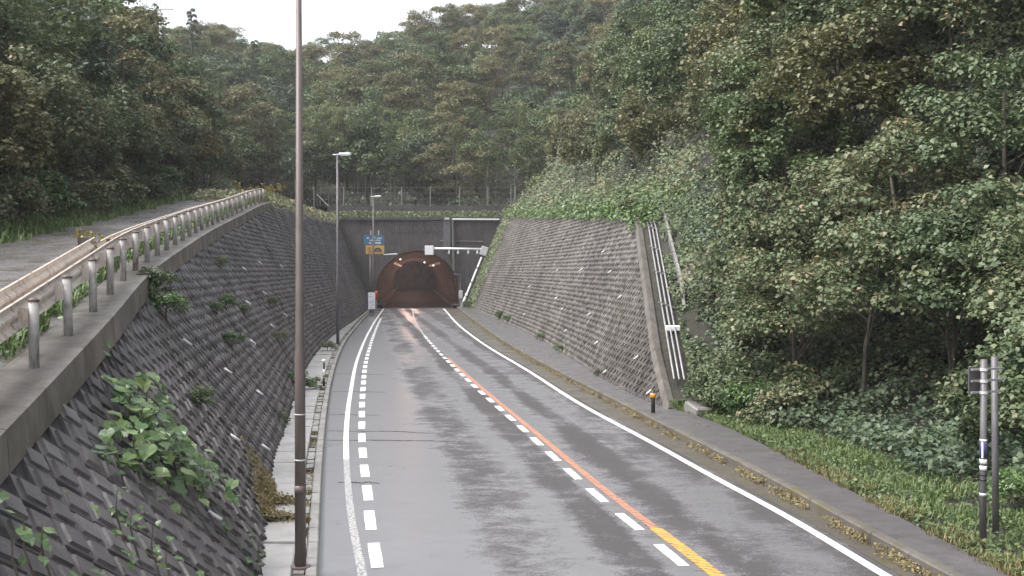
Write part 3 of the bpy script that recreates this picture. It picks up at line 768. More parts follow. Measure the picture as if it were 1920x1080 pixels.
# near brown pole (its arm and lamp are above the picture)
nl = street_light((-2.77, 14.75, 0.10), 8.0, 0.072, 0.034, 1.6, 'tall brown lamp pole standing close to the camera on the left kerb', M['brown_pole'])
MB().tube([(0, 0, 0.98), (0, 0, 1.10)], 0.076, 14).build('collar', M['brown_pole'], nl, True)
MB().tube([(0, 0, 1.42), (0, 0, 1.44)], 0.0745, 14).build('band', M['offwhite'], nl, True)
MB().tube([(0, 0, 2.02), (0, 0, 2.035)], 0.0735, 14).build('band', M['offwhite'], nl, True)
street_light((-9.25, 60.0, 0.12), 10.0, 0.085, 0.05, 0.5, 'grey street light with white head halfway along the left walkway', M['sign_pole'])
street_light((-12.62, 103, 0.12), 10.6, 0.11, 0.06, 0.5, 'dark street light in front of the blue sign by the tunnel', M['dark_pole'])

# blue and amber tunnel information sign
sg = empty('tunnel_sign', (-13.2, 104.5, 0.12)); tag(sg, 'blue and amber tunnel warning sign hung on a post left of the portal', 'sign')
def rel(px, py, Y, base):
    return Vector(((px - 960) * Y / 2120 - base[0], Y - base[1], 4 + (508 - py) * Y / 2120 - base[2]))
b0 = (-13.2, 104.5, 0.12)
def panel(x0, x1, y0, y1, Y, base, th, mat, name, root):
    a = rel(x0, y1, Y, base); b = rel(x1, y0, Y, base)
    return MB().box(((a.x + b.x) / 2, a.y, (a.z + b.z) / 2), (b.x - a.x, th, b.z - a.z)).build(name, mat, root)
blue = panel(682.5, 720, 440.5, 459, 104.5, b0, 0.08, M['blue'], 'blue_panel', sg)
for x0, x1, y0, y1 in ((688, 692, 445, 448), (700, 704, 444, 447), (707, 716, 445.5, 448), (693, 704, 449.5, 452), (705, 714, 449.5, 451.5), (692, 696, 454, 457.5), (703, 714.5, 453.5, 457.5)):
    panel(x0, x1, y0, y1, 104.44, b0, 0.03, M['print_pale'], 'marking', blue)
amb = panel(686, 720.5, 460, 476, 104.5, b0, 0.08, M['amber'], 'amber_panel', sg)
panel(698.2, 700.2, 460.2, 475.8, 104.44, b0, 0.03, M['print_dark'], 'divider', amb)
for x0, x1, y0, y1 in ((688.5, 695.5, 464, 465.2), (688.5, 695.5, 467, 468.2), (691.4, 692.4, 463, 470.5), (690, 696.5, 471.8, 473)):
    panel(x0, x1, y0, y1, 104.44, b0, 0.03, M['print_brown'], 'marking', amb)
c = rel(708.6, 472.2, 104.43, b0); s = 104.5 / 2120
pts = [Vector((c.x - 7.2 * s * math.cos(a), c.y, c.z + 8.0 * s * math.sin(a))) for a in np.linspace(0, math.pi, 17)]
MB().add(pts, [tuple(range(17))]).build('tunnel_symbol', M['print_dark'], amb)
pts = [Vector((c.x - 4.6 * s * math.cos(a), c.y - .012, c.z + 5.6 * s * math.sin(a))) for a in np.linspace(0, math.pi, 17)]
MB().add(pts, [tuple(range(17))]).build('tunnel_symbol', M['plaque'], amb)
for px in (695.5, 710):
    a = rel(px, 432, 104.6, b0); b = rel(px, 478, 104.6, b0)
    MB().tube([a, b], 0.05, 8).build('hanger', M['offwhite'], sg)
a = rel(694.8, 478, 104.7, b0); MB().tube([(a.x, a.y, 0), (a.x, a.y, a.z + .6)], 0.10, 10).build('post', M['dark_pole'], sg, True)
a = rel(719, 477.5, 104.6, b0); b = rel(745, 476, 104.6, b0)
MB().tube([a, b], 0.045, 8).build('arm', M['white'], sg)

# white notice board by the left walkway
b0 = (-12.9, 101, 0.12)
wb = empty('notice_board', b0); tag(wb, 'white upright notice board with blue side at the tunnel entrance', 'sign')
bd = panel(690.6, 703.2, 548.5, 579.5, 101, b0, 0.30, M['white'], 'board', wb)
panel(688.0, 690.7, 548.5, 577, 101.05, b0, 0.34, M['blue_dark'], 'side', wb)
for x0, x1, y0, y1 in ((693, 697, 551.8, 552.6), (692, 699, 556, 557), (692.5, 695, 566, 567.8), (696, 698, 565.5, 567.5), (699, 700, 563, 568), (695, 697.5, 571.5, 572.6), (698, 700, 571, 573), (695.5, 698, 576, 577.2)):
    panel(x0, x1, y0, y1, 100.84, b0, 0.02, M['print_blue'], 'marking', bd)
for px in (693, 701):
    a = rel(px, 579, 101.1, b0); MB().tube([(a.x, a.y, -.1), (a.x, a.y, a.z + .1)], 0.045, 8).build('leg', M['galv'], wb)
b0 = (-12.85, 110, 0.12)
el = empty('warning_beacon', b0); tag(el, 'red warning beacon behind the white notice board', 'beacon')
a = rel(705.5, 552, 110, b0); MB().tube([(a.x, a.y, -.1), (a.x, a.y, a.z - .5)], .07, 8).build('post', M['galv'], el)
MB().tube([(a.x, a.y, a.z - .5), (a.x, a.y, a.z + .2), (a.x, a.y, a.z + .35)], [.16, .17, .08], 10).build('lens', M['red'], el, True)

# leaning white post with long arm and camera boxes at the right of the portal
b0 = (-5.3, 118, 0.15)
ga = empty('leaning_gantry', b0); tag(ga, 'white leaning pole with long horizontal arm, lamps and boxes beside the portal', 'gantry')
a = Vector((0, 0, 0.0)); b = rel(903, 482, 118, b0)
MB().tube([a, a.lerp(b, .28), a.lerp(b, .281), b], [.15, .15, .10, .09], 10).build('pole', M['white'], ga, True)
for k in (.22, .5, .78):
    p = a.lerp(b, k); q = a.lerp(b, k + .02); MB().tube([p, q], .17, 10).build('collar', M['sign_pole'], ga)
p = rel(907.5, 470.5, 118, b0)
MB().box(p, (0.72, 0.42, 0.92), Matrix.Rotation(R(18), 3, 'Y')).build('cabinet', M['offwhite'], ga, bevel=.03)
p = rel(805, 469.5, 118, b0); MB().box(p, (0.90, 0.5, 0.96)).build('cabinet', M['white'], ga, bevel=.03)
MB().tube([rel(813, 466, 118, b0), rel(902, 467, 118, b0)], 0.115, 10).build('arm', M['white'], ga, True)
for px in (842, 859, 878, 895):
    q = rel(px, 467, 118, b0); l = MB().tube([q, q + Vector((0, 0, -.22))], .07, 8).build('lamp_mount', M['white'], ga)
    MB().tube([q + Vector((0, 0, -.22)), q + Vector((0, 0, -.30)), q + Vector((0, 0, -.50)), q + Vector((0, 0, -.56))], [.06, .13, .13, .06], 10).build('lamp', M['offwhite'], l, True)
# cable conduits on the portal face
b0 = (-6.8, 120.7, 0.1)
cd = empty('cable_conduit', b0); tag(cd, 'grey vertical cable conduits on the right of the portal face', 'conduit')
MB().box(rel(838, 441, 120.7, b0), (0.75, .18, 3.2)).build('cable_duct', M['sign_pole'], cd)
MB().tube([rel(849.5, 412, 120.6, b0), rel(851.5, 508, 120.6, b0)], .16, 8).build('conduit', M['sign_pole'], cd)
MB().tube([rel(848, 411.5, 120.6, b0), rel(936, 412, 120.6, b0)], .10, 8).build('conduit', M['offwhite'], cd)
MB().tube([rel(826, 452, 120.75, b0), rel(906, 453, 120.75, b0)], .06, 8).build('conduit', M['conc_beam'], cd)
MB().tube([rel(851, 514, 120.6, b0), rel(864, 515, 120.6, b0), rel(864, 548, 120.6, b0)], .09, 8).build('conduit', M['sign_pole'], cd)
MB().box(rel(838, 410, 120.6, b0), (0.5, .3, .22)).build('junction_box', M['offwhite'], cd)
b0 = (-5.9, 119.5, 0.1)
eb = empty('control_box', b0); tag(eb, 'small grey control box on a post at the right tunnel edge', 'cabinet')
p = rel(864, 552, 119.5, b0); MB().box(p, (.42, .3, .85)).build('box', M['offwhite'], eb, bevel=.02)
MB().tube([(p.x, p.y, -.1), (p.x, p.y, p.z)], .06, 8).build('post', M['galv'], eb)

# kerb delineators
dl = empty('kerb_delineator', (-6.38, 38.3, 0.09)); tag(dl, 'black and white banded delineator post on the left kerb', 'delineator')
MB().tube([(0, 0, 0), (0, 0, .80)], .035, 10).build('post', M['black'], dl, True)
MB().tube([(0, 0, .36), (0, 0, .58)], .038, 10).build('band', M['white'], dl, True)
MB().tube([(0, 0, .28), (0, 0, .32)], .038, 10).build('band', M['amber'], dl, True)
MB().tube([(0, 0, .80), (0, 0, .84), (0, 0, .90), (0, 0, .92)], [.04, .065, .065, .03], 10).build('reflector', M['white'], dl, True)
dr = empty('kerb_delineator', (3.80, 30.4, 0.17)); tag(dr, 'black delineator post with orange reflector band on the right footway', 'delineator')
MB().tube([(0, 0, 0), (0, 0, .62)], .055, 10).build('post', M['black'], dr, True)
MB().tube([(0, 0, .42), (0, 0, .54)], .085, 12).build('reflector', M['orange'], dr, True)

# two-post sign seen from behind at the right edge
b0 = (6.56, 15.7, 0.25)
sp = empty('road_sign', b0); tag(sp, 'grey two-post road sign seen from behind at the right verge', 'sign')
MB().tube([(0, 0, -.2), (0.0, 0, 2.52)], .047, 12).build('post', M['sign_pole'], sp, True)
MB().tube([(.42, .55, -.2), (.38, .55, 2.52)], .047, 12).build('post', M['sign_pole'], sp, True)
rotm = Matrix.Rotation(R(24), 3, 'Z')
pb = MB().box((-.03, 0.115, 2.22), (.36, .02, .38), rotm).build('sign_plate', M['dark_pole'], sp)
for hz in (2.06, 2.22, 2.38):
    MB().box((0.09, 0.09, hz), (.60, .03, .028), rotm).build('bracket', M['galv'], sp)
    MB().tube([(0.0, 0, hz - .02), (0, 0, hz + .02)], .056, 12).build('clamp', M['offwhite'], sp)
for z0, z1, m in ((0.62, .66, 'offwhite'), (.83, .86, 'black'), (.90, .93, 'black'), (.98, 1.04, 'white'), (1.07, 1.13, 'white'), (1.15, 1.38, 'blue_dark'), (1.385, 1.41, 'white')):
    MB().tube([(0, 0, z0), (0, 0, z1)], .0495, 12).build('sticker', M[m], sp, True)
MB().box((-.03, -.042, 1.265), (.018, .02, .225)).build('sticker', M['white'], sp)

# conduits, box and drain channel beside the end of the right wall
cc = empty('cable_conduit', (4.9, 31, 0.2)); tag(cc, 'three parallel cable pipes running up the end of the right wall', 'conduit')
for k in range(3):
    pts = []
    for (Y, z) in edge[1:]:
        p, n_, t, s_ = wall_frame('R', Y, z); pts.append(p + Vector((0.36 + .13 * k, -0.30 - .10 * k, .10)))
    pts = [pts[0] + (pts[0] - pts[1]) * .55] + pts
    under(MB().tube(pts, .030, 8).build('pipe', M['galv'], None, True), cc)
for k in (1, 2, 3, 4):
    p, n_, t, s_ = wall_frame('R', *edge[k + 1]); under(MB().box(p + Vector((.50, -.40, .14)), (.55, .10, .04), Matrix.Rotation(R(20), 3, 'Y')).build('clamp', M['galv'], None), cc)
p = wall_frame('R', 36.0, 2.05)[0]
jb = MB().box(p + Vector((.62, -.5, .15)), (.44, .22, .17)).build('junction_box', M['white'], bevel=.02); tag(jb, 'small white junction box on the cable pipes by the right wall', 'box')
ch = empty('drain_channel', (5.6, 37, 2.5)); tag(ch, 'concrete drain channel climbing the slope beside the right wall', 'drain')
for k in range(8):
    f0, f1 = 2.4 + k * .48, 2.4 + (k + 1) * .48 - .02
    qa = [np.interp(v, [0.1, 2.75, 4.7, 6.38], [31, 37.5, 43, 48.5]) for v in (f0, f1)]
    a, b = (Vector((float(xtopR(v)) + 1.35, v, float(right_ground(np.array(v), np.array(1.35))) + .20)) for v in qa)
    d = (b - a).normalized(); sx = Vector((1, -.2, 0)).normalized(); up = sx.cross(d).normalized()
    mb = MB()
    for o0, o1, h0, h1 in ((-.34, -.25, -.25, .06), (.25, .34, -.25, .06), (-.25, .25, -.25, -.16)):
        q = [a + sx * o0 + up * h0, a + sx * o1 + up * h0, a + sx * o1 + up * h1, a + sx * o0 + up * h1]; q2 = [v + (b - a) for v in q]
        mb.add(q + q2, [(0,1,2,3), (4,7,6,5), (0,4,5,1), (1,5,6,2), (2,6,7,3), (3,7,4,0)])
    under(mb.build('channel_section', M['conc_kerb']), ch)
cb = MB().box((5.0, 30.3, 0.26), (.50, .75, .34), Matrix.Rotation(R(18), 3, 'Z') @ Matrix.Rotation(R(12), 3, 'X')).build('concrete_block', M['conc_kerb'], bevel=.04); tag(cb, 'pale concrete block at the foot of the right wall end', 'block')

# utility poles on the left hill
def utility(loc, h, label, arm_z):
    t = empty('utility_pole', loc); tag(t, label, 'utility pole')
    MB().tube([(0, 0, 0), (0, 0, h)], [.16, .10], 10).build('pole', M['offwhite'], t, True)
    for z in arm_z:
        ar = MB().box((.35, -.15, z), (1.7, .1, .1)).build('crossarm', M['offwhite'], t)
        for x in (-.4, .4, 1.1): MB().tube([(x, -.15, z + .05), (x, -.15, z + .25)], .05, 6).build('insulator', M['white'], ar)
utility((-31.0, 100, 15.0), 13.0, 'pale utility pole rising above the trees on the left hill', [12.0])
utility((-29.8, 100, 13.5), 7.4, 'short utility pole with crossarm among the trees on the left', [6.9])

# ------------------------------------------------------------------ vegetation
def clump_leaves(g, centers, radii, n, flat=0.0, droop=0.0, shell=0.55, upw=0.7):
    """points and normals on the shells of leaf clumps"""
    C, N, K = [], [], []
    for c, r in zip(centers, radii):
        m = max(8, int(n * g.uniform(.7, 1.3)))
        d = unit(g.normal(size=(m, 3))); d[:, 2] = np.where(d[:, 2] < -0.35, -d[:, 2], d[:, 2])
        rr = (shell + (1 - shell) * g.random((m, 1)) ** 0.6) * (1 + 0.18 * g.normal(size=(m, 1)))
        p = d * rr * np.asarray(r)[None, :]
        p[:, 2] -= droop * (p[:, 0]**2 + p[:, 1]**2) / max(r[0], .1)
        C.append(p + np.asarray(c)[None, :]); N.append(d * 0.6 + np.array([[0, 0, upw]]) + 0.45 * g.normal(size=(m, 3)))
        K.append(np.full(m, g.uniform(-.16, .16)))
    return np.concatenate(C), np.concatenate(N), np.concatenate(K)

def limbs(mb, g, base, top, r0, targets):
    a = Vector(base); b = Vector(top); mid = a.lerp(b, .5) + Vector((g.uniform(-.2, .2), g.uniform(-.2, .2), 0))
    mb.tube([a, mid, b], [r0, r0 * .72, r0 * .35], 7)
    for t in targets:
        t = Vector(t); k = g.uniform(.35, .8); s = a.lerp(mid, k * 2) if k < .5 else mid.lerp(b, k * 2 - 1)
        mb.tube([s, s.lerp(t, .5) + Vector((0, 0, .15)), t], [r0 * .38, r0 * .22, r0 * .08], 5, False)

def tree_variant(kind, seed):
    g = np.random.default_rng(seed); mb = MB()
    if kind == 'broad':
        H = 10.0; cs, rs = [], []
        for k in range(30):
            d = unit(g.normal(size=(1, 3)))[0]; d[2] = abs(d[2]) * 1.25 - .62
            q = g.uniform(.55, 1.0); cs.append((d[0] * 2.9 * q, d[1] * 2.9 * q, 5.4 + d[2] * 4.2 * q)); r = g.uniform(.75, 1.3); rs.append((r, r, r * .72))
        C, N, K = clump_leaves(g, cs, rs, 210); sz = g.uniform(.20, .38, len(C)); tint = .42 + K + .16 * g.normal(size=len(C))
        limbs(mb, g, (0, 0, -.6), (0, 0, 7.4), .15, cs[:7]); asp = .62
    elif kind == 'layer':
        H = 10.0; cs, rs = [], []
        for k in range(26):
            z = g.uniform(1.6, 9.6); R0 = 3.6 * math.sin(math.pi * (.25 + .67 * (z - 1.4) / 9.0)); a = g.uniform(0, 6.28); q = g.uniform(.35, 1.0)
            cs.append((R0 * q * math.cos(a), R0 * q * math.sin(a), z)); r = g.uniform(1.0, 1.7); rs.append((r, r, r * .42))
        C, N, K = clump_leaves(g, cs, rs, 270, droop=.20, shell=.35, upw=.85); sz = g.uniform(.20, .36, len(C)); tint = .45 + K + .17 * g.normal(size=len(C))
        limbs(mb, g, (0, 0, -.6), (0, 0, 8.2), .12, cs[:7]); asp = .5
    elif kind == 'cedar':
        H = 13.0; cs, rs = [], []
        for k in range(46):
            z = 2.2 + 10.6 * (k / 46.0); R0 = 2.3 * (1 - (z - 1.5) / 12.0) + .12; a = k * 2.4 + g.uniform(-.3, .3); q = g.uniform(.55, 1.0)
            cs.append((R0 * q * math.cos(a), R0 * q * math.sin(a), z)); r = max(.3, R0 * .55); rs.append((r, r, r * .45 + .1))
        C, N, K = clump_leaves(g, cs, rs, 110, droop=.3, shell=.4); sz = g.uniform(.16, .30, len(C)); tint = .45 + K + .15 * g.normal(size=len(C))
        mb.tube([(0, 0, -.6), (0, 0, 6), (0, 0, 12.9)], [.2, .13, .03], 7); asp = .35
    elif kind == 'bamboo':
        H = 12.0; bend = g.uniform(.8, 2.0); ang = g.uniform(0, 6.28)
        pth = [Vector((bend * (t ** 3) * math.cos(ang), bend * (t ** 3) * math.sin(ang), 12 * t - .3)) for t in np.linspace(0, 1, 9)]
        mb.tube(pth, list(np.linspace(.055, .015, 9)), 6)
        cs, rs = [], []
        for k in range(16):
            t = g.uniform(.45, 1.0); i = min(7, int(t * 8)); p = pth[i].lerp(pth[i + 1], t * 8 - i); a = g.uniform(0, 6.28); q = g.uniform(.2, .9)
            cs.append((p.x + q * math.cos(a), p.y + q * math.sin(a), p.z)); r = g.uniform(.45, .8); rs.append((r, r, r * .5))
        C, N, K = clump_leaves(g, cs, rs, 95, droop=.5, shell=.2); sz = g.uniform(.18, .34, len(C)); tint = .5 + K + .17 * g.normal(size=len(C)); asp = .28
    elif kind == 'vine':
        H = 6.0; cs, rs = [], []
        for k in range(44):
            d = unit(g.normal(size=(1, 3)))[0]; d[2] = abs(d[2]) * 1.15 - .42
            q = g.uniform(.7, 1.0); cs.append((d[0] * 2.5 * q, d[1] * 2.5 * q, 3.2 + d[2] * 2.6 * q)); r = g.uniform(.45, .85); rs.append((r, r, r * .75))
        for k in range(16):                                    # hanging curtains of vine
            a = g.uniform(0, 6.28); q = g.uniform(2.1, 2.7); cs.append((q * math.cos(a), q * math.sin(a), g.uniform(1.6, 3.0))); rs.append((.34, .34, g.uniform(.5, 1.0)))
        C, N, K = clump_leaves(g, cs, rs, 310); sz = .05 + .15 * g.random(len(C)) ** 1.7; tint = .42 + K + .18 * g.normal(size=len(C))
        limbs(mb, g, (0, 0, -.8), (0, 0, 4.6), .09, cs[:5]); asp = .8
    elif kind == 'canopy':
        H = 6.5; cs, rs = [], []
        for k in range(52):
            d = unit(g.normal(size=(1, 3)))[0]; d[2] = abs(d[2]) * 1.05 - .12
            q = g.uniform(.62, 1.0); cs.append((d[0] * 2.7 * q, d[1] * 2.7 * q, 3.2 + d[2] * 2.6 * q)); r = g.uniform(.42, .8); rs.append((r, r, r * .7))
        C, N, K = clump_leaves(g, cs, rs, 310); sz = .05 + .15 * g.random(len(C)) ** 1.7; tint = .42 + K + .18 * g.normal(size=len(C))
        limbs(mb, g, (.2, .5, -.8), (0, 0, 4.6), .09, cs[:4]); asp = .8
    elif kind == 'bush':
        H = 1.6; cs, rs = [], []
        for k in range(16):
            d = unit(g.normal(size=(1, 3)))[0]; d[2] = abs(d[2]); q = g.uniform(.5, 1); cs.append((d[0] * 1.0 * q, d[1] * 1.0 * q, .25 + d[2] * 1.0 * q)); r = g.uniform(.28, .5); rs.append((r, r, r * .8))
        C, N, K = clump_leaves(g, cs, rs, 120); sz = g.uniform(.09, .18, len(C)); tint = .45 + K + .18 * g.normal(size=len(C)); asp = .6
        limbs(mb, g, (0, 0, -.3), (0, 0, .9), .05, cs[:8])
    return C, N, sz, tint, asp, mb, g

VAR = {}
def variants(key, kind, mat, seeds, trunk_mat):
    out = []
    for sd in seeds:
        C, N, sz, tint, asp, mb, g = tree_variant(kind, sd)
        out.append((leaves(C, N, sz, np.clip(tint, 0, 1), M[mat], 'crown', asp, g=g), mb.mesh('trunk', M[trunk_mat], True)))
    VAR[key] = out
variants('broad', 'broad', 'leaf_green', (1, 2, 3), 'bark')
variants('dark', 'broad', 'leaf_dark', (4, 5), 'bark')
variants('olive', 'layer', 'leaf_olive', (6, 7, 8), 'bark')
variants('layer', 'layer', 'leaf_green', (9, 10), 'bark')
variants('cedar', 'cedar', 'leaf_dark', (11, 12), 'bark')
variants('bamboo', 'bamboo', 'leaf_green', (13, 14, 15), 'bamboo')
variants('vine', 'vine', 'leaf_vine', (16, 17, 18, 19), 'bark')
variants('vine_pale', 'vine', 'leaf_olive', (41, 42), 'bark')
variants('canopy', 'canopy', 'leaf_vine', (30, 31, 32), 'bark')
variants('vine_dark', 'vine', 'leaf_green', (20, 21), 'bark')
variants('bush', 'bush', 'leaf_vine', (22, 23, 24), 'bark')
variants('bush_bright', 'bush', 'leaf_bright', (25, 26), 'bark')

def plant(key, name, loc, scale, label, cat, group=None, tall=1.0):
    cr, tr = random.choice(VAR[key])
    t = empty(name, loc, random.uniform(0, 6.28)); t.scale = (scale, scale, scale * tall)
    t.rotation_euler[0] = random.uniform(-.05, .05); t.rotation_euler[1] = random.uniform(-.05, .05)
    tag(t, label, cat, group)
    link('trunk', tr, t); link('crown', cr, t)
    return t

def in_view(x, y, z, h, mx=140, top=True):
    px = 960 + 2120 * x / y; pt = 508 - 2120 * (z + h - 4) / y; pb = 508 - 2120 * (z - 4) / y
    return -mx < px < 1920 + mx and pb > -60 and pt < 1100

LAB = {
 'broad': ('broadleaf_tree', 'green broadleaf tree', 'tree'), 'dark': ('evergreen_tree', 'dark evergreen tree', 'tree'),
 'olive': ('olive_tree', 'tree with olive brown layered foliage', 'tree'), 'layer': ('layered_tree', 'tree with flat green layered boughs', 'tree'),
 'cedar': ('cedar_tree', 'pointed conifer', 'conifer'), 'bamboo': ('bamboo_stem', 'slender pale bamboo stem', 'bamboo')}
LAB['olive'] = ('autumn_tree',) + LAB['olive'][1:]
def jittered(x0, x1, y0, y1, s):
    pts = []
    for xx in np.arange(x0, x1, s):
        for yy in np.arange(y0, y1, s):
            pts.append((xx + random.uniform(-.42, .42) * s, yy + random.uniform(-.42, .42) * s))
    return pts
def forest(pts, zf, mix, where, group, smin, smax):
    n = 0
    for x, yv in pts:
        z = zf(x, yv)
        if z is None or not in_view(x, yv, z, 11): continue
        key = random.choices([k for k, _ in mix], [w for _, w in mix])[0]
        nm, lb, cat = LAB[key]; sc = random.uniform(smin, smax); tl = random.uniform(.9, 1.2)
        pxx = 960 + 2120 * x / yv; lim = np.interp(pxx, [236, 250, 300, 345, 420, 520, 600, 640, 700, 760, 860, 945, 960], [-400, 0, 60, 45, 50, 80, 78, 52, 14, 6, 16, 6, -400])
        zmax = 4 + (508 - lim) * yv / 2120; full = 9.7 * sc * tl
        if z + full > zmax:                                       # the skyline dips here: only young, lower trees grow
            sc *= (zmax - z) / full
            if sc < .42: continue
        plant(key, nm, (x, yv, z), sc, lb + ' ' + where, cat, nm.replace('_', ' ') + 's ' + group, tl); n += 1
    return n
# forest above the portal and up the back hill
nb = forest(jittered(-62, 62, 131, 250, 6.3), lambda x, yv: float(back_ground(x, yv)) - .2, [('broad', 3.4), ('olive', 2.8), ('layer', 2.2), ('dark', 1.8)],
            'in the forest on the hill behind the tunnel', 'behind the tunnel', .85, 1.25)
# left hill
def lz(x, yv):
    u = float(postX(yv)) - x
    if u < 8.0: return None
    return float(left_ground(np.array(yv), np.array(u))) - .2
nl_ = forest(jittered(-62, -12, 24, 126, 5.6), lz, [('broad', 4), ('dark', .6), ('olive', 1.8), ('layer', 1.8)], 'on the hill left of the side road', 'on the left hill', .75, 1.15)
def rz_(x, yv):
    u = x - float(xtopR(yv))
    if u < (9 if yv < 70 else 7.5): return None
    return float(right_ground(np.array(yv), np.array(u))) - .3
nr = forest(jittered(5, 62, 46, 128, 6.0), rz_, [('broad', 3.2), ('layer', 2), ('dark', 1.4), ('olive', 1.2)], 'on the slope above the right wall', 'on the right slope', .65, 1.0)
print('trees', nb, nl_, nr)
# conifers on the skyline, bamboo behind the fence
for x, yv, sc in ((-44, 142, 1.12), (-40, 143, 1.2), (-34.5, 150, 1.05), (-47, 140, 1.0)):
    plant('cedar', 'cedar_tree', (x, yv, float(back_ground(x, yv)) + 2), sc, 'pointed conifer standing against the sky on the left skyline', 'conifer', 'conifers on the left skyline')
for k in range(26):
    x = random.uniform(-25, -17) if k < 14 else random.uniform(-17, 3); yv = random.uniform(126, 131)
    plant('bamboo', 'bamboo_stem', (x, yv, 10.8), random.uniform(.8, 1.1), 'slender pale bamboo stem ' + ('rising left of the portal fence' if k < 14 else 'rising behind the portal fence'), 'bamboo', 'bamboo ' + ('left of the portal fence' if k < 14 else 'behind the portal fence'))

# vine draped trees on the near right slope
VT = [(8.0, 32.0, .95), (10.2, 30.8, 1.0), (12.8, 29.2, 1.05), (7.4, 29.3, .72), (8.9, 27.4, .85), (10.3, 26.2, .9), (11.4, 25.0, .95), (12.4, 23.6, .95), (8.9, 36.8, .9), (10.2, 36, 1.15), (13.4, 34.5, 1.25), (15.6, 36, 1.3), (10.2, 42.6, 1.0), (12.6, 41.5, 1.35), (16.4, 42, 1.45),
      (19.2, 43, 1.4), (10.6, 48, 1.2), (14.4, 49, 1.35), (18.6, 50, 1.5), (22, 51, 1.5), (9.9, 55, 1.3), (14, 57, 1.4), (19, 59, 1.5), (24, 57, 1.5),
      (11.3, 22.0, .85), (9.75, 19.3, .8), (8.2, 62, 1.05), (7.4, 70, 1.05), (9.5, 76, 1.2), (6.4, 84, 1.1), (12, 68, 1.35), (6.2, 98, 1.2), (10, 90, 1.3), (9.2, 40, .9), (7.9, 33.6, .6), (11.8, 38.5, 1.1), (15.2, 39.4, 1.2), (9.6, 46, .95)]
ORD = ['leftmost', 'second', 'third', 'fourth', 'fifth', 'sixth', 'seventh', 'eighth', 'ninth', 'tenth', 'eleventh', 'twelfth', 'thirteenth', 'fourteenth', 'fifteenth', 'sixteenth', 'seventeenth', 'eighteenth', 'nineteenth', 'twentieth',
       'twenty-first', 'twenty-second', 'twenty-third', 'twenty-fourth', 'twenty-fifth', 'twenty-sixth', 'twenty-seventh', 'twenty-eighth', 'twenty-ninth', 'thirtieth', 'thirty-first', 'thirty-second']
def nth(k): return ORD[0] if k == 0 else ORD[k] + ' from the left'
def rank(lst, sel):
    ids = sorted([i for i in range(len(lst)) if sel(lst[i])], key=lambda i: lst[i][0] / lst[i][1]); return {i: k for k, i in enumerate(ids)}
rk_n = rank(VT, lambda v: v[1] < 33); rk_f = rank(VT, lambda v: v[1] >= 33)
for i, (x, yv, sc) in enumerate(VT):
    u = x - float(xtopR(yv)); z = float(right_ground(np.array(yv), np.array(u))) - .35
    near = yv < 33
    if near: z = max(z, .1) + (.15 if yv > 29 else .40)
    else: z -= .5 * sc
    if yv < 20: z -= 1.0
    plant('vine' if yv < 20 else 'canopy' if near else ('vine', 'vine_pale', 'vine', 'vine_dark', 'vine_pale')[i % 5], 'vine_draped_tree', (x, yv, z), sc,
          ('vine draped tree overhanging the right verge, ' + nth(rk_n[i]) if near else 'vine smothered tree on the steep right slope, ' + nth(rk_f[i])), 'tree',
          'vine draped trees ' + ('over the verge' if near else 'on the right slope'))

LV = []
for q in np.arange(24, 96, 5.0):
    LV.append((float(postX(q)) - random.uniform(7.6, 9.5), q + random.uniform(-1, 1), random.uniform(.95, 1.35)))
    LV.append((float(postX(q)) - random.uniform(11, 14), q + random.uniform(-1, 1), random.uniform(1.1, 1.5)))
rk_l = rank(LV, lambda v: True)
for i, (x, yv, sc) in enumerate(LV):
    u = float(postX(yv)) - x
    plant(('vine', 'vine_pale', 'vine')[i % 3], 'vine_draped_tree', (x, yv, float(left_ground(np.array(yv), np.array(u))) - .9), sc, 'vine covered tree at the foot of the left hill' + (', ' + nth(rk_l[i]) if rk_l[i] < 25 else ' behind the guardrail end'), 'tree', 'vine covered trees on the left')

# kudzu blanket on the right slope
def sheet_leaves(P, n, size0, size1, lift, mat, name, region, g, far_k=0.0, hole=0.0, tint0=.45):
    a, b = P.shape[:2]
    dI = np.linalg.norm(np.cross(P[1:, :-1] - P[:-1, :-1], P[:-1, 1:] - P[:-1, :-1]), axis=2)
    cen = (P[1:, 1:] + P[:-1, :-1]) / 2
    w = dI * region(cen) / np.maximum(cen[..., 1], 12) ** (1.2)
    w = w.ravel() / w.sum(); idx = g.choice(len(w), n, p=w); i, j = idx // (b - 1), idx % (b - 1)
    s, t = g.random((n, 1)), g.random((n, 1))
    p = P[i, j] * (1-s)*(1-t) + P[i+1, j] * s*(1-t) + P[i, j+1] * (1-s)*t + P[i+1, j+1] * s*t
    nn = unit(np.cross(P[i, j+1] - P[i, j], P[i+1, j] - P[i, j])); nn = np.where(nn[:, 2:3] < 0, -nn, nn)
    f = np.array([mnoise.fractal(Vector(q) * .55, 1.0, 2.0, 3) for q in p.tolist()])
    keep = f > -hole if hole else np.ones(n, bool)
    h = np.clip(f, -.4, 1)[:, None]
    p = p + nn * (lift * g.random((n, 1)) + np.maximum(h, 0) * lift * 1.4)
    dist = p[:, 1]; sz = g.uniform(size0, size1, n) * (1 + far_k * np.clip(dist - 35, 0, 90) / 90)
    nrm = nn * .5 + np.array([[-.15, -.2, .7]]) + .5 * g.normal(size=(n, 3))
    ti = np.clip(tint0 + .35 * f + .17 * g.normal(size=n), 0, 1)
    return leaves(p[keep], nrm[keep], sz[keep], ti[keep], M[mat], name, .78, g=g)
g1 = np.random.default_rng(31)
def reg_r(c): 
    u = c[..., 0] - xtopR(c[..., 1]); return ((u > .3) & (u < 26) & (c[..., 1] > 24) & (u > np.interp(c[..., 1], [24, 31, 33, 44, 47], [5, 2.0, 1.7, 1.7, .3]))).astype(float)
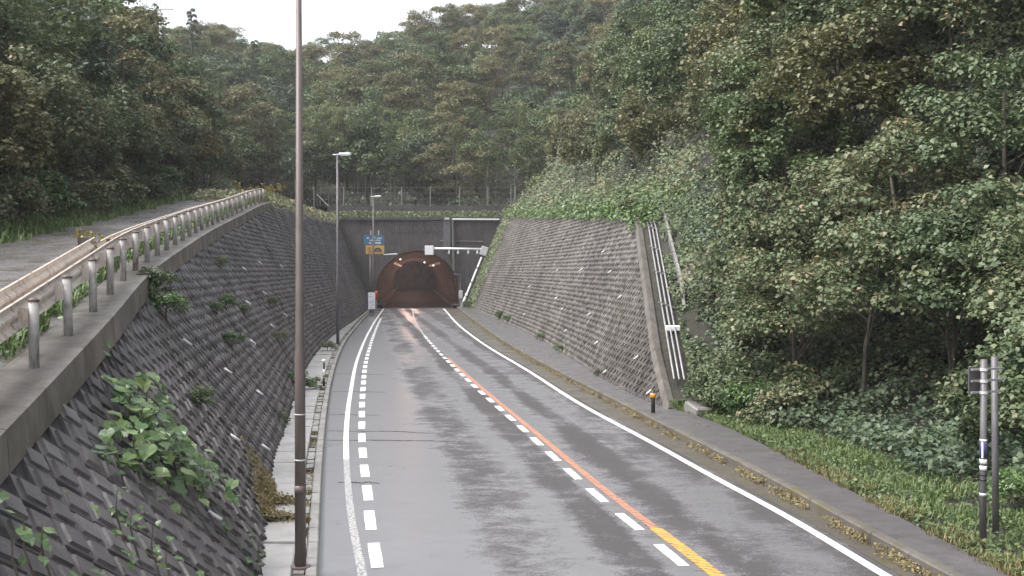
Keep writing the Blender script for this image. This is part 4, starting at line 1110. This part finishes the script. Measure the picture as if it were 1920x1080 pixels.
o = link('kudzu_vines', sheet_leaves(PR, 150000, .07, .18, .7, 'leaf_vine', 'kudzu_vines', reg_r, g1, 1.0, .28)); tag(o, 'green kudzu vines blanketing the slope on the right', 'vines', kind='stuff')
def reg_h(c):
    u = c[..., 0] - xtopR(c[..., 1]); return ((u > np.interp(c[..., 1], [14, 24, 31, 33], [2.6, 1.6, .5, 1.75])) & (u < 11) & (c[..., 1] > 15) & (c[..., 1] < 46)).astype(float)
o = link('undergrowth', sheet_leaves(PR, 60000, .07, .18, .4, 'leaf_dark', 'undergrowth', reg_h, g1, 0, .9)); tag(o, 'undergrowth added with dark leaves to deepen the shade beneath the overhanging trees at right', 'undergrowth', kind='stuff')  # dark leaf colour added to deepen the shade of the hollow
def reg_e(c):
    u = c[..., 0] - xtopR(c[..., 1]); return ((u > .75) & (u < 2.6) & (c[..., 1] > 31) & (c[..., 1] < 47.5)).astype(float)
o = link('edge_weeds', sheet_leaves(PR, 9000, .06, .16, .22, 'leaf_vine', 'edge_weeds', reg_e, g1, 0, .22)); tag(o, 'low weeds around the cable pipes at the right wall end', 'weeds', kind='stuff')
def reg_l(c):
    u = postX(c[..., 1]) - c[..., 0]; return ((u > 5.6) & (u < 24) & (c[..., 1] > 14)).astype(float)
o = link('undergrowth', sheet_leaves(PL, 60000, .10, .22, .6, 'leaf_vine', 'undergrowth', reg_l, g1, .8, .35)); tag(o, 'leafy undergrowth along the foot of the left hill', 'undergrowth', kind='stuff')
o = link('undergrowth', sheet_leaves(PBk, 40000, .25, .45, 1.2, 'leaf_dark', 'undergrowth', lambda c: ((np.abs(c[..., 0] + 5) < 60) & (c[..., 1] < 235)).astype(float), g1, 0, .4)); tag(o, 'dark undergrowth on the forest floor behind the tunnel', 'undergrowth', kind='stuff')

# grass verge at right, weeds along walls and ledges
def strip_points(n, Y0, Y1, f, g, bias=1.0):
    q = Y0 + (Y1 - Y0) * g.random(n) ** bias; return q, f(q)
def verge(name, label, n, Y0, Y1, x0, x1, zf, h, w, mat, lean=.6, g=g1, tint0=.45):
    q = Y0 + (Y1 - Y0) * g.random(n) ** 1.3; t = g.random(n); x = x0(q) * (1 - t) + x1(q) * t
    P = np.stack([x, q, zf(q, x)], 1); nz = np.array([mnoise.fractal(Vector((a, b, 0)) * .8, 1, 2, 2) for a, b in zip(x.tolist(), q.tolist())])
    k = nz > -.18 + .3 * (g.random(len(nz)) - .5); P = P[k]; m = len(P)
    o = link(name, blades(P, g.uniform(h * .5, h * 1.3, m), w, np.clip(tint0 + .3 * nz[k] + .15 * g.normal(size=m), 0, 1), M[mat], name, lean, g)); tag(o, label, 'grass', kind='stuff'); return o
zr = lambda q, x: right_ground(q, np.maximum(x - xtopR(q), 0))
verge('grass', 'green grass verge between the right footway and the trees', 17000, 12, 31.5, lambda q: walkR(q) + .02, lambda q: walkR(q) + np.interp(q, [12, 24, 31], [2.9, 1.7, .5]), zr, .19, .016, 'grass', 1.0)
# low leafy cover within the verge
q = 12 + 19.5 * g1.random(9000) ** 1.3; x = walkR(q) + .08 + g1.random(9000) ** 1.2 * np.interp(q, [12, 24, 31], [4.4, 3.6, 1.2]); zz = zr(q, x) + .03 + .13 * g1.random(9000)
o = link('ground_cover', leaves(np.stack([x, q, zz], 1), np.array([[0, -.1, 1.0]]) + .35 * g1.normal(size=(9000, 3)), g1.uniform(.045, .10, 9000), np.clip(.45 + .2 * g1.normal(size=9000), 0, 1), M['leaf_green'], 'ground_cover', .8, g=g1)); tag(o, 'low clover like leaves growing in the right verge', 'ground cover', kind='stuff')
verge('dry_grass', 'tufts of dry brownish grass along the right footway edge', 5000, 12, 24, lambda q: walkR(q) - .02, lambda q: walkR(q) + .5, zr, .16, .02, 'dry', 1.0)
# fringe on the right wall top
def wall_top_fringe(q, x): return right_ground(q, np.maximum(x - xtopR(q), 0))
verge('wall_top_grass', 'bright weeds fringing the top of the right wall', 12000, 47, 121, lambda q: xtopR(q) - .25, lambda q: xtopR(q) + 2.2, wall_top_fringe, .5, .07, 'grass', 1.0)
q = 46 + 75 * g1.random(14000); x = xtopR(q) - .5 + 3.0 * g1.random(14000); zz = wall_top_fringe(q, x) + .75 * g1.random(14000) * (.4 + .6 * np.sin(q * .9) ** 2) - .45 * np.clip(xtopR(q) - x, 0, 1)
o = link('wall_top_weeds', leaves(np.stack([x, q, zz], 1), np.array([[-.2, -.3, .8]]) + .5 * g1.normal(size=(14000, 3)), g1.uniform(.14, .30, 14000), np.clip(.5 + .22 * g1.normal(size=14000), 0, 1), M['leaf_bright'], 'wall_top_weeds', .6, g=g1)); tag(o, 'light green leafy weeds on top of the right wall', 'weeds', kind='stuff')
# growth on the far edge of the right wall, against the portal
q = 112 + 9 * g1.random(6000); zz = .3 + 9.2 * g1.random(6000); k = g1.random(6000) < np.interp(q, [112, 117, 121], [.12, .6, 1.0]); q, zz = q[k], zz[k]
o = link('wall_creeper', leaves(np.stack([wallR_pt(q, zz) - .1 - .35 * g1.random(len(q)), q, zz], 1), np.array([[-.7, -.4, .5]]) + .4 * g1.normal(size=(len(q), 3)), g1.uniform(.12, .28, len(q)), np.clip(.5 + .2 * g1.normal(size=len(q)), 0, 1), M['leaf_vine'], 'wall_creeper', .7, g=g1)); tag(o, 'green creeper on the right wall where it meets the portal', 'creeper', kind='stuff')
# ledge weeds above the portal and on the left wall shoulder
q = -20 + 21 * g1.random(5000); zz = 9.6 + .9 * g1.random(5000) ** 2; yy = 121.2 + 2.6 * g1.random(5000)
o = link('ledge_weeds', leaves(np.stack([q, yy, zz], 1), np.array([[0, -.4, .7]]) + .5 * g1.normal(size=(5000, 3)), g1.uniform(.15, .32, 5000), np.clip(.45 + .2 * g1.normal(size=5000), 0, 1), M['leaf_green'], 'ledge_weeds', .6, g=g1)); tag(o, 'weeds growing on the ledge above the tunnel arch', 'weeds', kind='stuff')
q = 62 + 59 * g1.random(12000); u = -.6 + 4.5 * g1.random(12000); x = postX(q) - u; zz = np.where(u < 0, ztopL(q), left_ground(q, np.maximum(u, 0))) + .7 * g1.random(12000)
o = link('shoulder_weeds', leaves(np.stack([x, q, zz], 1), np.array([[.3, -.3, .7]]) + .5 * g1.normal(size=(12000, 3)), g1.uniform(.14, .30, 12000), np.clip(.55 + .22 * g1.normal(size=12000), 0, 1), M['leaf_vine'], 'shoulder_weeds', .6, g=g1)); tag(o, 'weeds along the top of the left wall beyond the guardrail', 'weeds', kind='stuff')
# weeds behind the guard posts and along the side road edge
verge('guardrail_grass', 'weeds growing behind the guardrail posts', 9000, 7, 64, lambda q: postX(q) - .38, lambda q: postX(q) - 1.0, lambda q, x: postZ(q) - .03, .32, .03, 'grass', .9)
q = 7 + 50 * g1.random(5000) ** 1.4; x = postX(q) - .35 - .7 * g1.random(5000); zz = postZ(q) + .42 * g1.random(5000)
o = link('guardrail_weeds', leaves(np.stack([x, q, zz], 1), np.array([[.1, -.3, .8]]) + .5 * g1.normal(size=(5000, 3)), g1.uniform(.06, .13, 5000), np.clip(.5 + .2 * g1.normal(size=5000), 0, 1), M['leaf_bright'], 'guardrail_weeds', .6, g=g1)); tag(o, 'leafy weeds between guardrail and side road', 'weeds', kind='stuff')
verge('side_verge_grass', 'grass strip along the far edge of the side road', 14000, 14, 75, lambda q: postX(q) - 4.2 - .5 * np.sin(q * .7) ** 2, lambda q: postX(q) - 7.2, lambda q, x: left_ground(q, postX(q) - x), .35, .04, 'grass', .9)
# moss and grass along the right kerb face, litter in the left gutter
q = 9 + 85 * g1.random(9000) ** 1.5; x = kerbR(q) - .02 - .16 * g1.random(9000) ** 2; zz = .01 + .13 * g1.random(9000); nz = np.array([mnoise.fractal(Vector((0, b, 0)) * .9, 1, 2, 3) for b in q.tolist()]); k = nz > -.12
P = np.stack([x, q, zz], 1)[k]; m = len(P)
o = link('kerb_moss', leaves(P, np.array([[-.6, -.2, .6]]) + .5 * g1.normal(size=(m, 3)), g1.uniform(.03, .07, m), np.clip(.3 + .25 * g1.normal(size=m), 0, 1), M['dry'], 'kerb_moss', .6, g=g1)); tag(o, 'brownish yellow moss and dead grass along the right kerb', 'moss', kind='stuff')
q = 10 + 70 * g1.random(5000) ** 1.5; x = kerbL(q) - .17 - .16 * g1.random(5000); P = np.stack([x, q, .05 + .05 * g1.random(5000)], 1)
o = link('gutter_litter', leaves(P, np.array([[0, 0, 1.0]]) + .5 * g1.normal(size=(5000, 3)), g1.uniform(.03, .07, 5000), np.clip(.1 + .2 * g1.normal(size=5000), 0, 1), M['dry'], 'gutter_litter', .6, g=g1)); tag(o, 'dead leaves lying in the left gutter', 'leaf litter', kind='stuff')

# ------------------------------------------------------------------ single plants on and beside the walls
def heart_leaf(mat):
    o2 = [(0, -.5), (.16, -.56), (.36, -.45), (.46, -.18), (.40, .12), (.22, .38), (0, .62)]
    V = [(0, -.46, 0.0)] + [(0, .05, -.03), (0, .62, -.16)]
    L_ = [(x, yv, .07 * x - .10 * max(0, yv) ** 2 + .04 * math.sin(7 * yv)) for x, yv in o2[1:-1]]
    V += L_ + [(-x, yv, z) for x, yv, z in L_]
    F = [(0, 3, 4, 1), (1, 4, 5), (1, 5, 6), (1, 6, 7, 2), (0, 1, 9, 8), (1, 10, 9), (1, 11, 10), (1, 2, 12, 11)]
    me = bpy.data.meshes.new('leaf'); me.from_pydata(V, [], F); me.update(); me.materials.append(mat)
    return me
def fixed_leaf(name, v):
    me = heart_leaf(M['leaf_bright']); at = me.attributes.new('tint', 'FLOAT', 'FACE'); at.data.foreach_set('value', [v] * len(me.polygons)); me.name = name; return me
HL = [fixed_leaf('leaf', v) for v in (.15, .3, .45, .6, .85)]
def leafy_vine(name, label, spots, nleaf, size, g, off=(.08, .5)):
    p0, n0, t0, s0 = wall_frame('L', *spots[0]); root = empty(name, p0); tag(root, label, 'vine')
    for (Y, z) in spots:
        p, n_, t, s_ = wall_frame('L', Y, z); mb = MB(); mb.tube([p - s_ * .4, p + n_ * .2, p + n_ * .35 + s_ * .15], [.012, .009, .005], 5); under(mb.build('stem', M['bark']), root)
    for k in range(nleaf):
        Y, z = spots[g.integers(len(spots))]
        p, n_, t, s_ = wall_frame('L', Y + g.normal() * .32, max(.2, z + g.normal() * .17))
        p = p + n_ * g.uniform(*off) + Vector((0, 0, g.uniform(-.05, .08)))
        nn = (n_ * .8 + Vector((0, -.35, .75)) + Vector(g.normal(size=3) * .35)).normalized()
        o = link('leaf', HL[g.integers(5)], None, p); under(o, root)
        q = nn.to_track_quat('Z', 'Y'); o.rotation_mode = 'QUATERNION'
        o.rotation_quaternion = q @ Matrix.Rotation(g.normal() * .7 + math.pi, 3, 'Z').to_quaternion()
        sc = (.5 + .85 * g.random() ** 1.2) * size; o.scale = (sc, sc, sc)
    return root
gv = np.random.default_rng(5)
leafy_vine('broadleaf_vine', 'large bright green broad leaved vine growing on the left wall', [(14.2, 2.32), (14.7, 2.2), (13.7, 2.2), (13.9, 1.95), (13.6, 1.75), (12.7, 1.85), (12.1, 1.9), (14.0, 1.6), (14.4, 1.4), (14.3, 1.2), (13.8, 1.4), (14.1, 1.8), (13.0, 1.7)], 290, .165, gv, (.05, .42))
leafy_vine('broadleaf_vine', 'small leafy shoot low on the left wall below the big vine', [(10.8, 1.55), (10.8, 1.4), (10.9, 1.2), (10.9, 1.05)], 48, .075, gv, (.05, .3))
leafy_vine('broadleaf_vine', 'leaves at the bottom left corner of the picture', [(8.7, 1.72), (8.9, 1.65), (8.4, 1.7)], 14, .12, gv, (.1, .35))
leafy_vine('broadleaf_vine', 'tiny leaf cluster at the foot of the left wall', [(14.3, .3)], 14, .09, gv, (.05, .2))
def wall_plant(Y, z, sc, key, label, side='L'):
    p, n_, t, s_ = wall_frame(side, Y, z)
    cr, tr = random.choice(VAR[key]); o = empty('wall_weed', p + n_ * .08, random.uniform(0, 6)); o.scale = (sc, sc, sc)
    tag(o, label, 'weed', 'weeds rooted in the block walls'); link('crown', cr, o); link('stem', tr, o)
for Y, z, sc, key, lb in [
    (21.5, 3.45, .42, 'bush', 'grey green weed just below the coping beam on the left wall'), (21.1, 3.05, .40, 'bush_bright', 'bright green weed clump below the coping on the left wall'),
    (23.2, 3.2, .20, 'bush', 'small weed right of the bright clump on the left wall'), (34.3, 2.67, .22, 'bush', 'sparse weed in the middle of the left wall'),
    (27.2, 2.11, .30, 'bush_bright', 'pale weed above the drain pipe on the left wall'), (30.8, 2.95, .30, 'bush_bright', 'light weed on the upper middle of the left wall'),
    (18.5, 1.71, .26, 'bush', 'round grey green weed right of the big vine'), (28.2, 2.91, .22, 'bush', 'weed beside the light weed on the upper left wall'),
    (35.5, 4.13, .25, 'bush', 'thin weed near the top of the left wall'), (40.1, 1.5, .3, 'bush', 'weed low on the far left wall'),
    (44, 2.6, .25, 'bush', 'weed beyond the middle of the left wall')]:
    wall_plant(Y, z, sc, key, lb)
wall_plant(50.5, 6.5, .55, 'bush', 'dark weed hanging over the near top corner of the right wall', 'R')
def ground_plant(x, y, z, sc, key, label, group=None, tall=1.0, name='roadside_weed', cat='weed'):
    cr, tr = random.choice(VAR[key]); o = empty(name, (x, y, z), random.uniform(0, 6)); o.scale = (sc, sc, sc * tall)
    tag(o, label, cat, group); link('crown', cr, o); link('stem', tr, o)
ground_plant(-6.5, 37.2, .08, .32, 'bush_bright', 'small weed beside the banded delineator')
ground_plant(-7.1, 37.0, .1, .5, 'bush_bright', 'green weed at the foot of the left wall behind the lamp pole')
ground_plant(-5.9, 28.6, .1, .3, 'bush', 'weed at the foot of the left wall')
ground_plant(-9.0, 55, .1, .4, 'bush', 'weed beside the far left walkway')
for x, yv, sc, lb in ((-.9, 88, .55, 'yellow green weed at the foot of the right wall near the portal'), (-.2, 82, .5, 'larger weed clump at the foot of the right wall'), (1.55, 62, .32, 'small weed on the right footway'), (2.2, 53, .28, 'small pale weed at the right wall foot'), (3.1, 41, .18, 'tiny weed at the near right wall foot'), (-4.6, 116, .6, 'weed beside the leaning white pole')):
    ground_plant(xtopR(30) * 0 + x, yv, .18, sc, 'bush_bright', lb)
# bushes on the near right
BU = [(5.35, 30.9, .75, 'bush'), (5.7, 29.6, .8, 'bush'), (6.0, 28.4, .75, 'bush_bright'), (6.5, 27.4, .8, 'bush'), (6.3, 30.4, 1.0, 'bush'), (7.2, 28.6, 1.0, 'bush'), (7.0, 34.8, .7, 'bush'), (7.2, 36, .7, 'bush'), (7.6, 38.5, .9, 'bush'), (8.0, 42, 1.0, 'bush'), (6.2, 32.0, .7, 'bush'), (7.1, 33.4, .8, 'bush'), (6.2, 30.9, .6, 'bush_bright'), (7.4, 31.4, .9, 'bush'), (6.9, 29.3, .5, 'bush_bright'), (7.5, 37, .8, 'bush'), (8.1, 40, 1.0, 'bush'), (8.6, 44, 1.1, 'bush'), (8.3, 22.6, .3, 'bush_bright'), (8.0, 17.6, .5, 'bush_bright')]
rk = rank(BU, lambda v: True)
for k, (x, yv, sc, key) in enumerate(BU):
    u = x - float(xtopR(yv)); ground_plant(x, yv, float(right_ground(np.array(yv), np.array(u))) - .05, sc, key, 'leafy bush at the foot of the right slope, ' + nth(rk[k]), 'bushes at the foot of the right slope', 1.1, 'leafy_bush', 'bush')
LB = [(float(postX(q)) - o_, q, sc, key) for q, o_, sc, key in ((21, 5.2, .7, 'bush'), (25, 6.2, 1.1, 'bush'), (29, 6.4, 1.2, 'bush_bright'), (33, 6.5, 1.3, 'bush'), (38, 6.2, 1.2, 'bush'), (43, 6.6, 1.4, 'bush_bright'), (48, 6.3, 1.3, 'bush'), (54, 6.5, 1.4, 'bush'), (60, 6.0, 1.3, 'bush'), (66, 6.6, 1.5, 'bush_bright'), (30, 8.2, 1.6, 'bush'), (40, 8.5, 1.7, 'bush'), (52, 8.5, 1.7, 'bush'), (13.2, 1.7, .35, 'bush_bright'))]
rk = rank(LB, lambda v: True)
for k, (x, yv, sc, key) in enumerate(LB):
    u = float(postX(yv)) - x; ground_plant(x, yv, float(left_ground(np.array(yv), np.array(u))) - .05, sc, key, 'leafy bush beside the side road, ' + nth(rk[k]), 'bushes beside the side road', 1.0, 'leafy_bush', 'bush')
# yellow flowered plants at the end of the guard rail
gq = np.random.default_rng(77)
def gold(x, yv, z, n, h, label):
    root = empty('goldenrod', (x, yv, z)); tag(root, label, 'flower', 'yellow flowered plants')
    for k in range(n):
        a = Vector((gq.normal() * .25, gq.normal() * .25, 0)); b = a + Vector((gq.normal() * .1, gq.normal() * .1, h * gq.uniform(.7, 1.1)))
        st = MB().tube([a, b], .008, 4, False).build('stalk', M['grass'], root)
        C = np.array([(b.x + gq.normal() * .05, b.y + gq.normal() * .05, b.z - abs(gq.normal()) * h * .22) for _ in range(26)])
        fh = link('flower_head', leaves(C, gq.normal(size=C.shape) + np.array([[0, 0, .6]]), .09, np.clip(.6 + .2 * gq.normal(size=len(C)), 0, 1), M['leaf_gold'], 'flower_head', .7, g=gq), st); fh['kind'] = 'stuff'
for k, (x, yv) in enumerate(((-14.0, 64.6), (-14.5, 65.5), (-13.6, 66.5), (-14.8, 64.2))): gold(x, yv, float(postZ(yv)), 6, 1.0, 'yellow flowered plant at the far end of the guardrail, ' + nth(k))
gold(-7.9, 21.5, float(postZ(21.5)), 5, .8, 'yellow brown flowering stalks between guardrail and side road')
# dry weeds spilling over the left walkway
qn = 2600; yv = np.concatenate([18.9 + .16 * gq.normal(size=qn // 2), 17.6 + .12 * gq.normal(size=qn // 2)]); x = wallL(yv) + gq.random(qn) ** 1.6 * .85 - .12
P = np.stack([x, yv, .12 + .16 * gq.random(qn) * np.clip(1 - (x - wallL(yv)) / .9, .1, 1)], 1)
o = link('dry_weeds', leaves(P, np.array([[.2, 0, .8]]) + .5 * gq.normal(size=(qn, 3)), gq.uniform(.04, .085, qn), np.clip(.5 + .25 * gq.normal(size=qn), 0, 1), M['dry'], 'dry_weeds', .5, g=gq)); tag(o, 'dry yellow weeds sprawling across the left walkway', 'weeds', kind='stuff')
qn = 1500; yv = 17.4 + 3.2 * gq.random(qn); zz = .15 + gq.random(qn) * np.interp(yv, [17.4, 20.6], [.4, 1.1]) * gq.random(qn)
o = link('dry_creeper', leaves(np.stack([wallL_pt(yv, zz) + .12 + .08 * gq.random(qn), yv, zz], 1), np.array([[.8, -.2, .4]]) + .5 * gq.normal(size=(qn, 3)), gq.uniform(.04, .08, qn), np.clip(.35 + .25 * gq.normal(size=qn), 0, 1), M['dry'], 'dry_creeper', .5, g=gq)); tag(o, 'yellowish creeper climbing the foot of the left wall', 'creeper', kind='stuff')

# ------------------------------------------------------------------ misty air
hm = bpy.data.materials.new('mist'); hm.use_nodes = True; hn = hm.node_tree; hn.nodes.clear()
ho = hn.nodes.new('ShaderNodeOutputMaterial'); pv = hn.nodes.new('ShaderNodeVolumePrincipled')
pv.inputs['Color'].default_value = (0.92, 0.92, 0.94, 1); pv.inputs['Density'].default_value = 0.00035; pv.inputs['Anisotropy'].default_value = 0.2
hn.links.new(pv.outputs[0], ho.inputs['Volume'])
if True:
    hz = MB().box((0, 140, 50), (560, 640, 104)).build('haze', hm); tag(hz, kind='stuff')
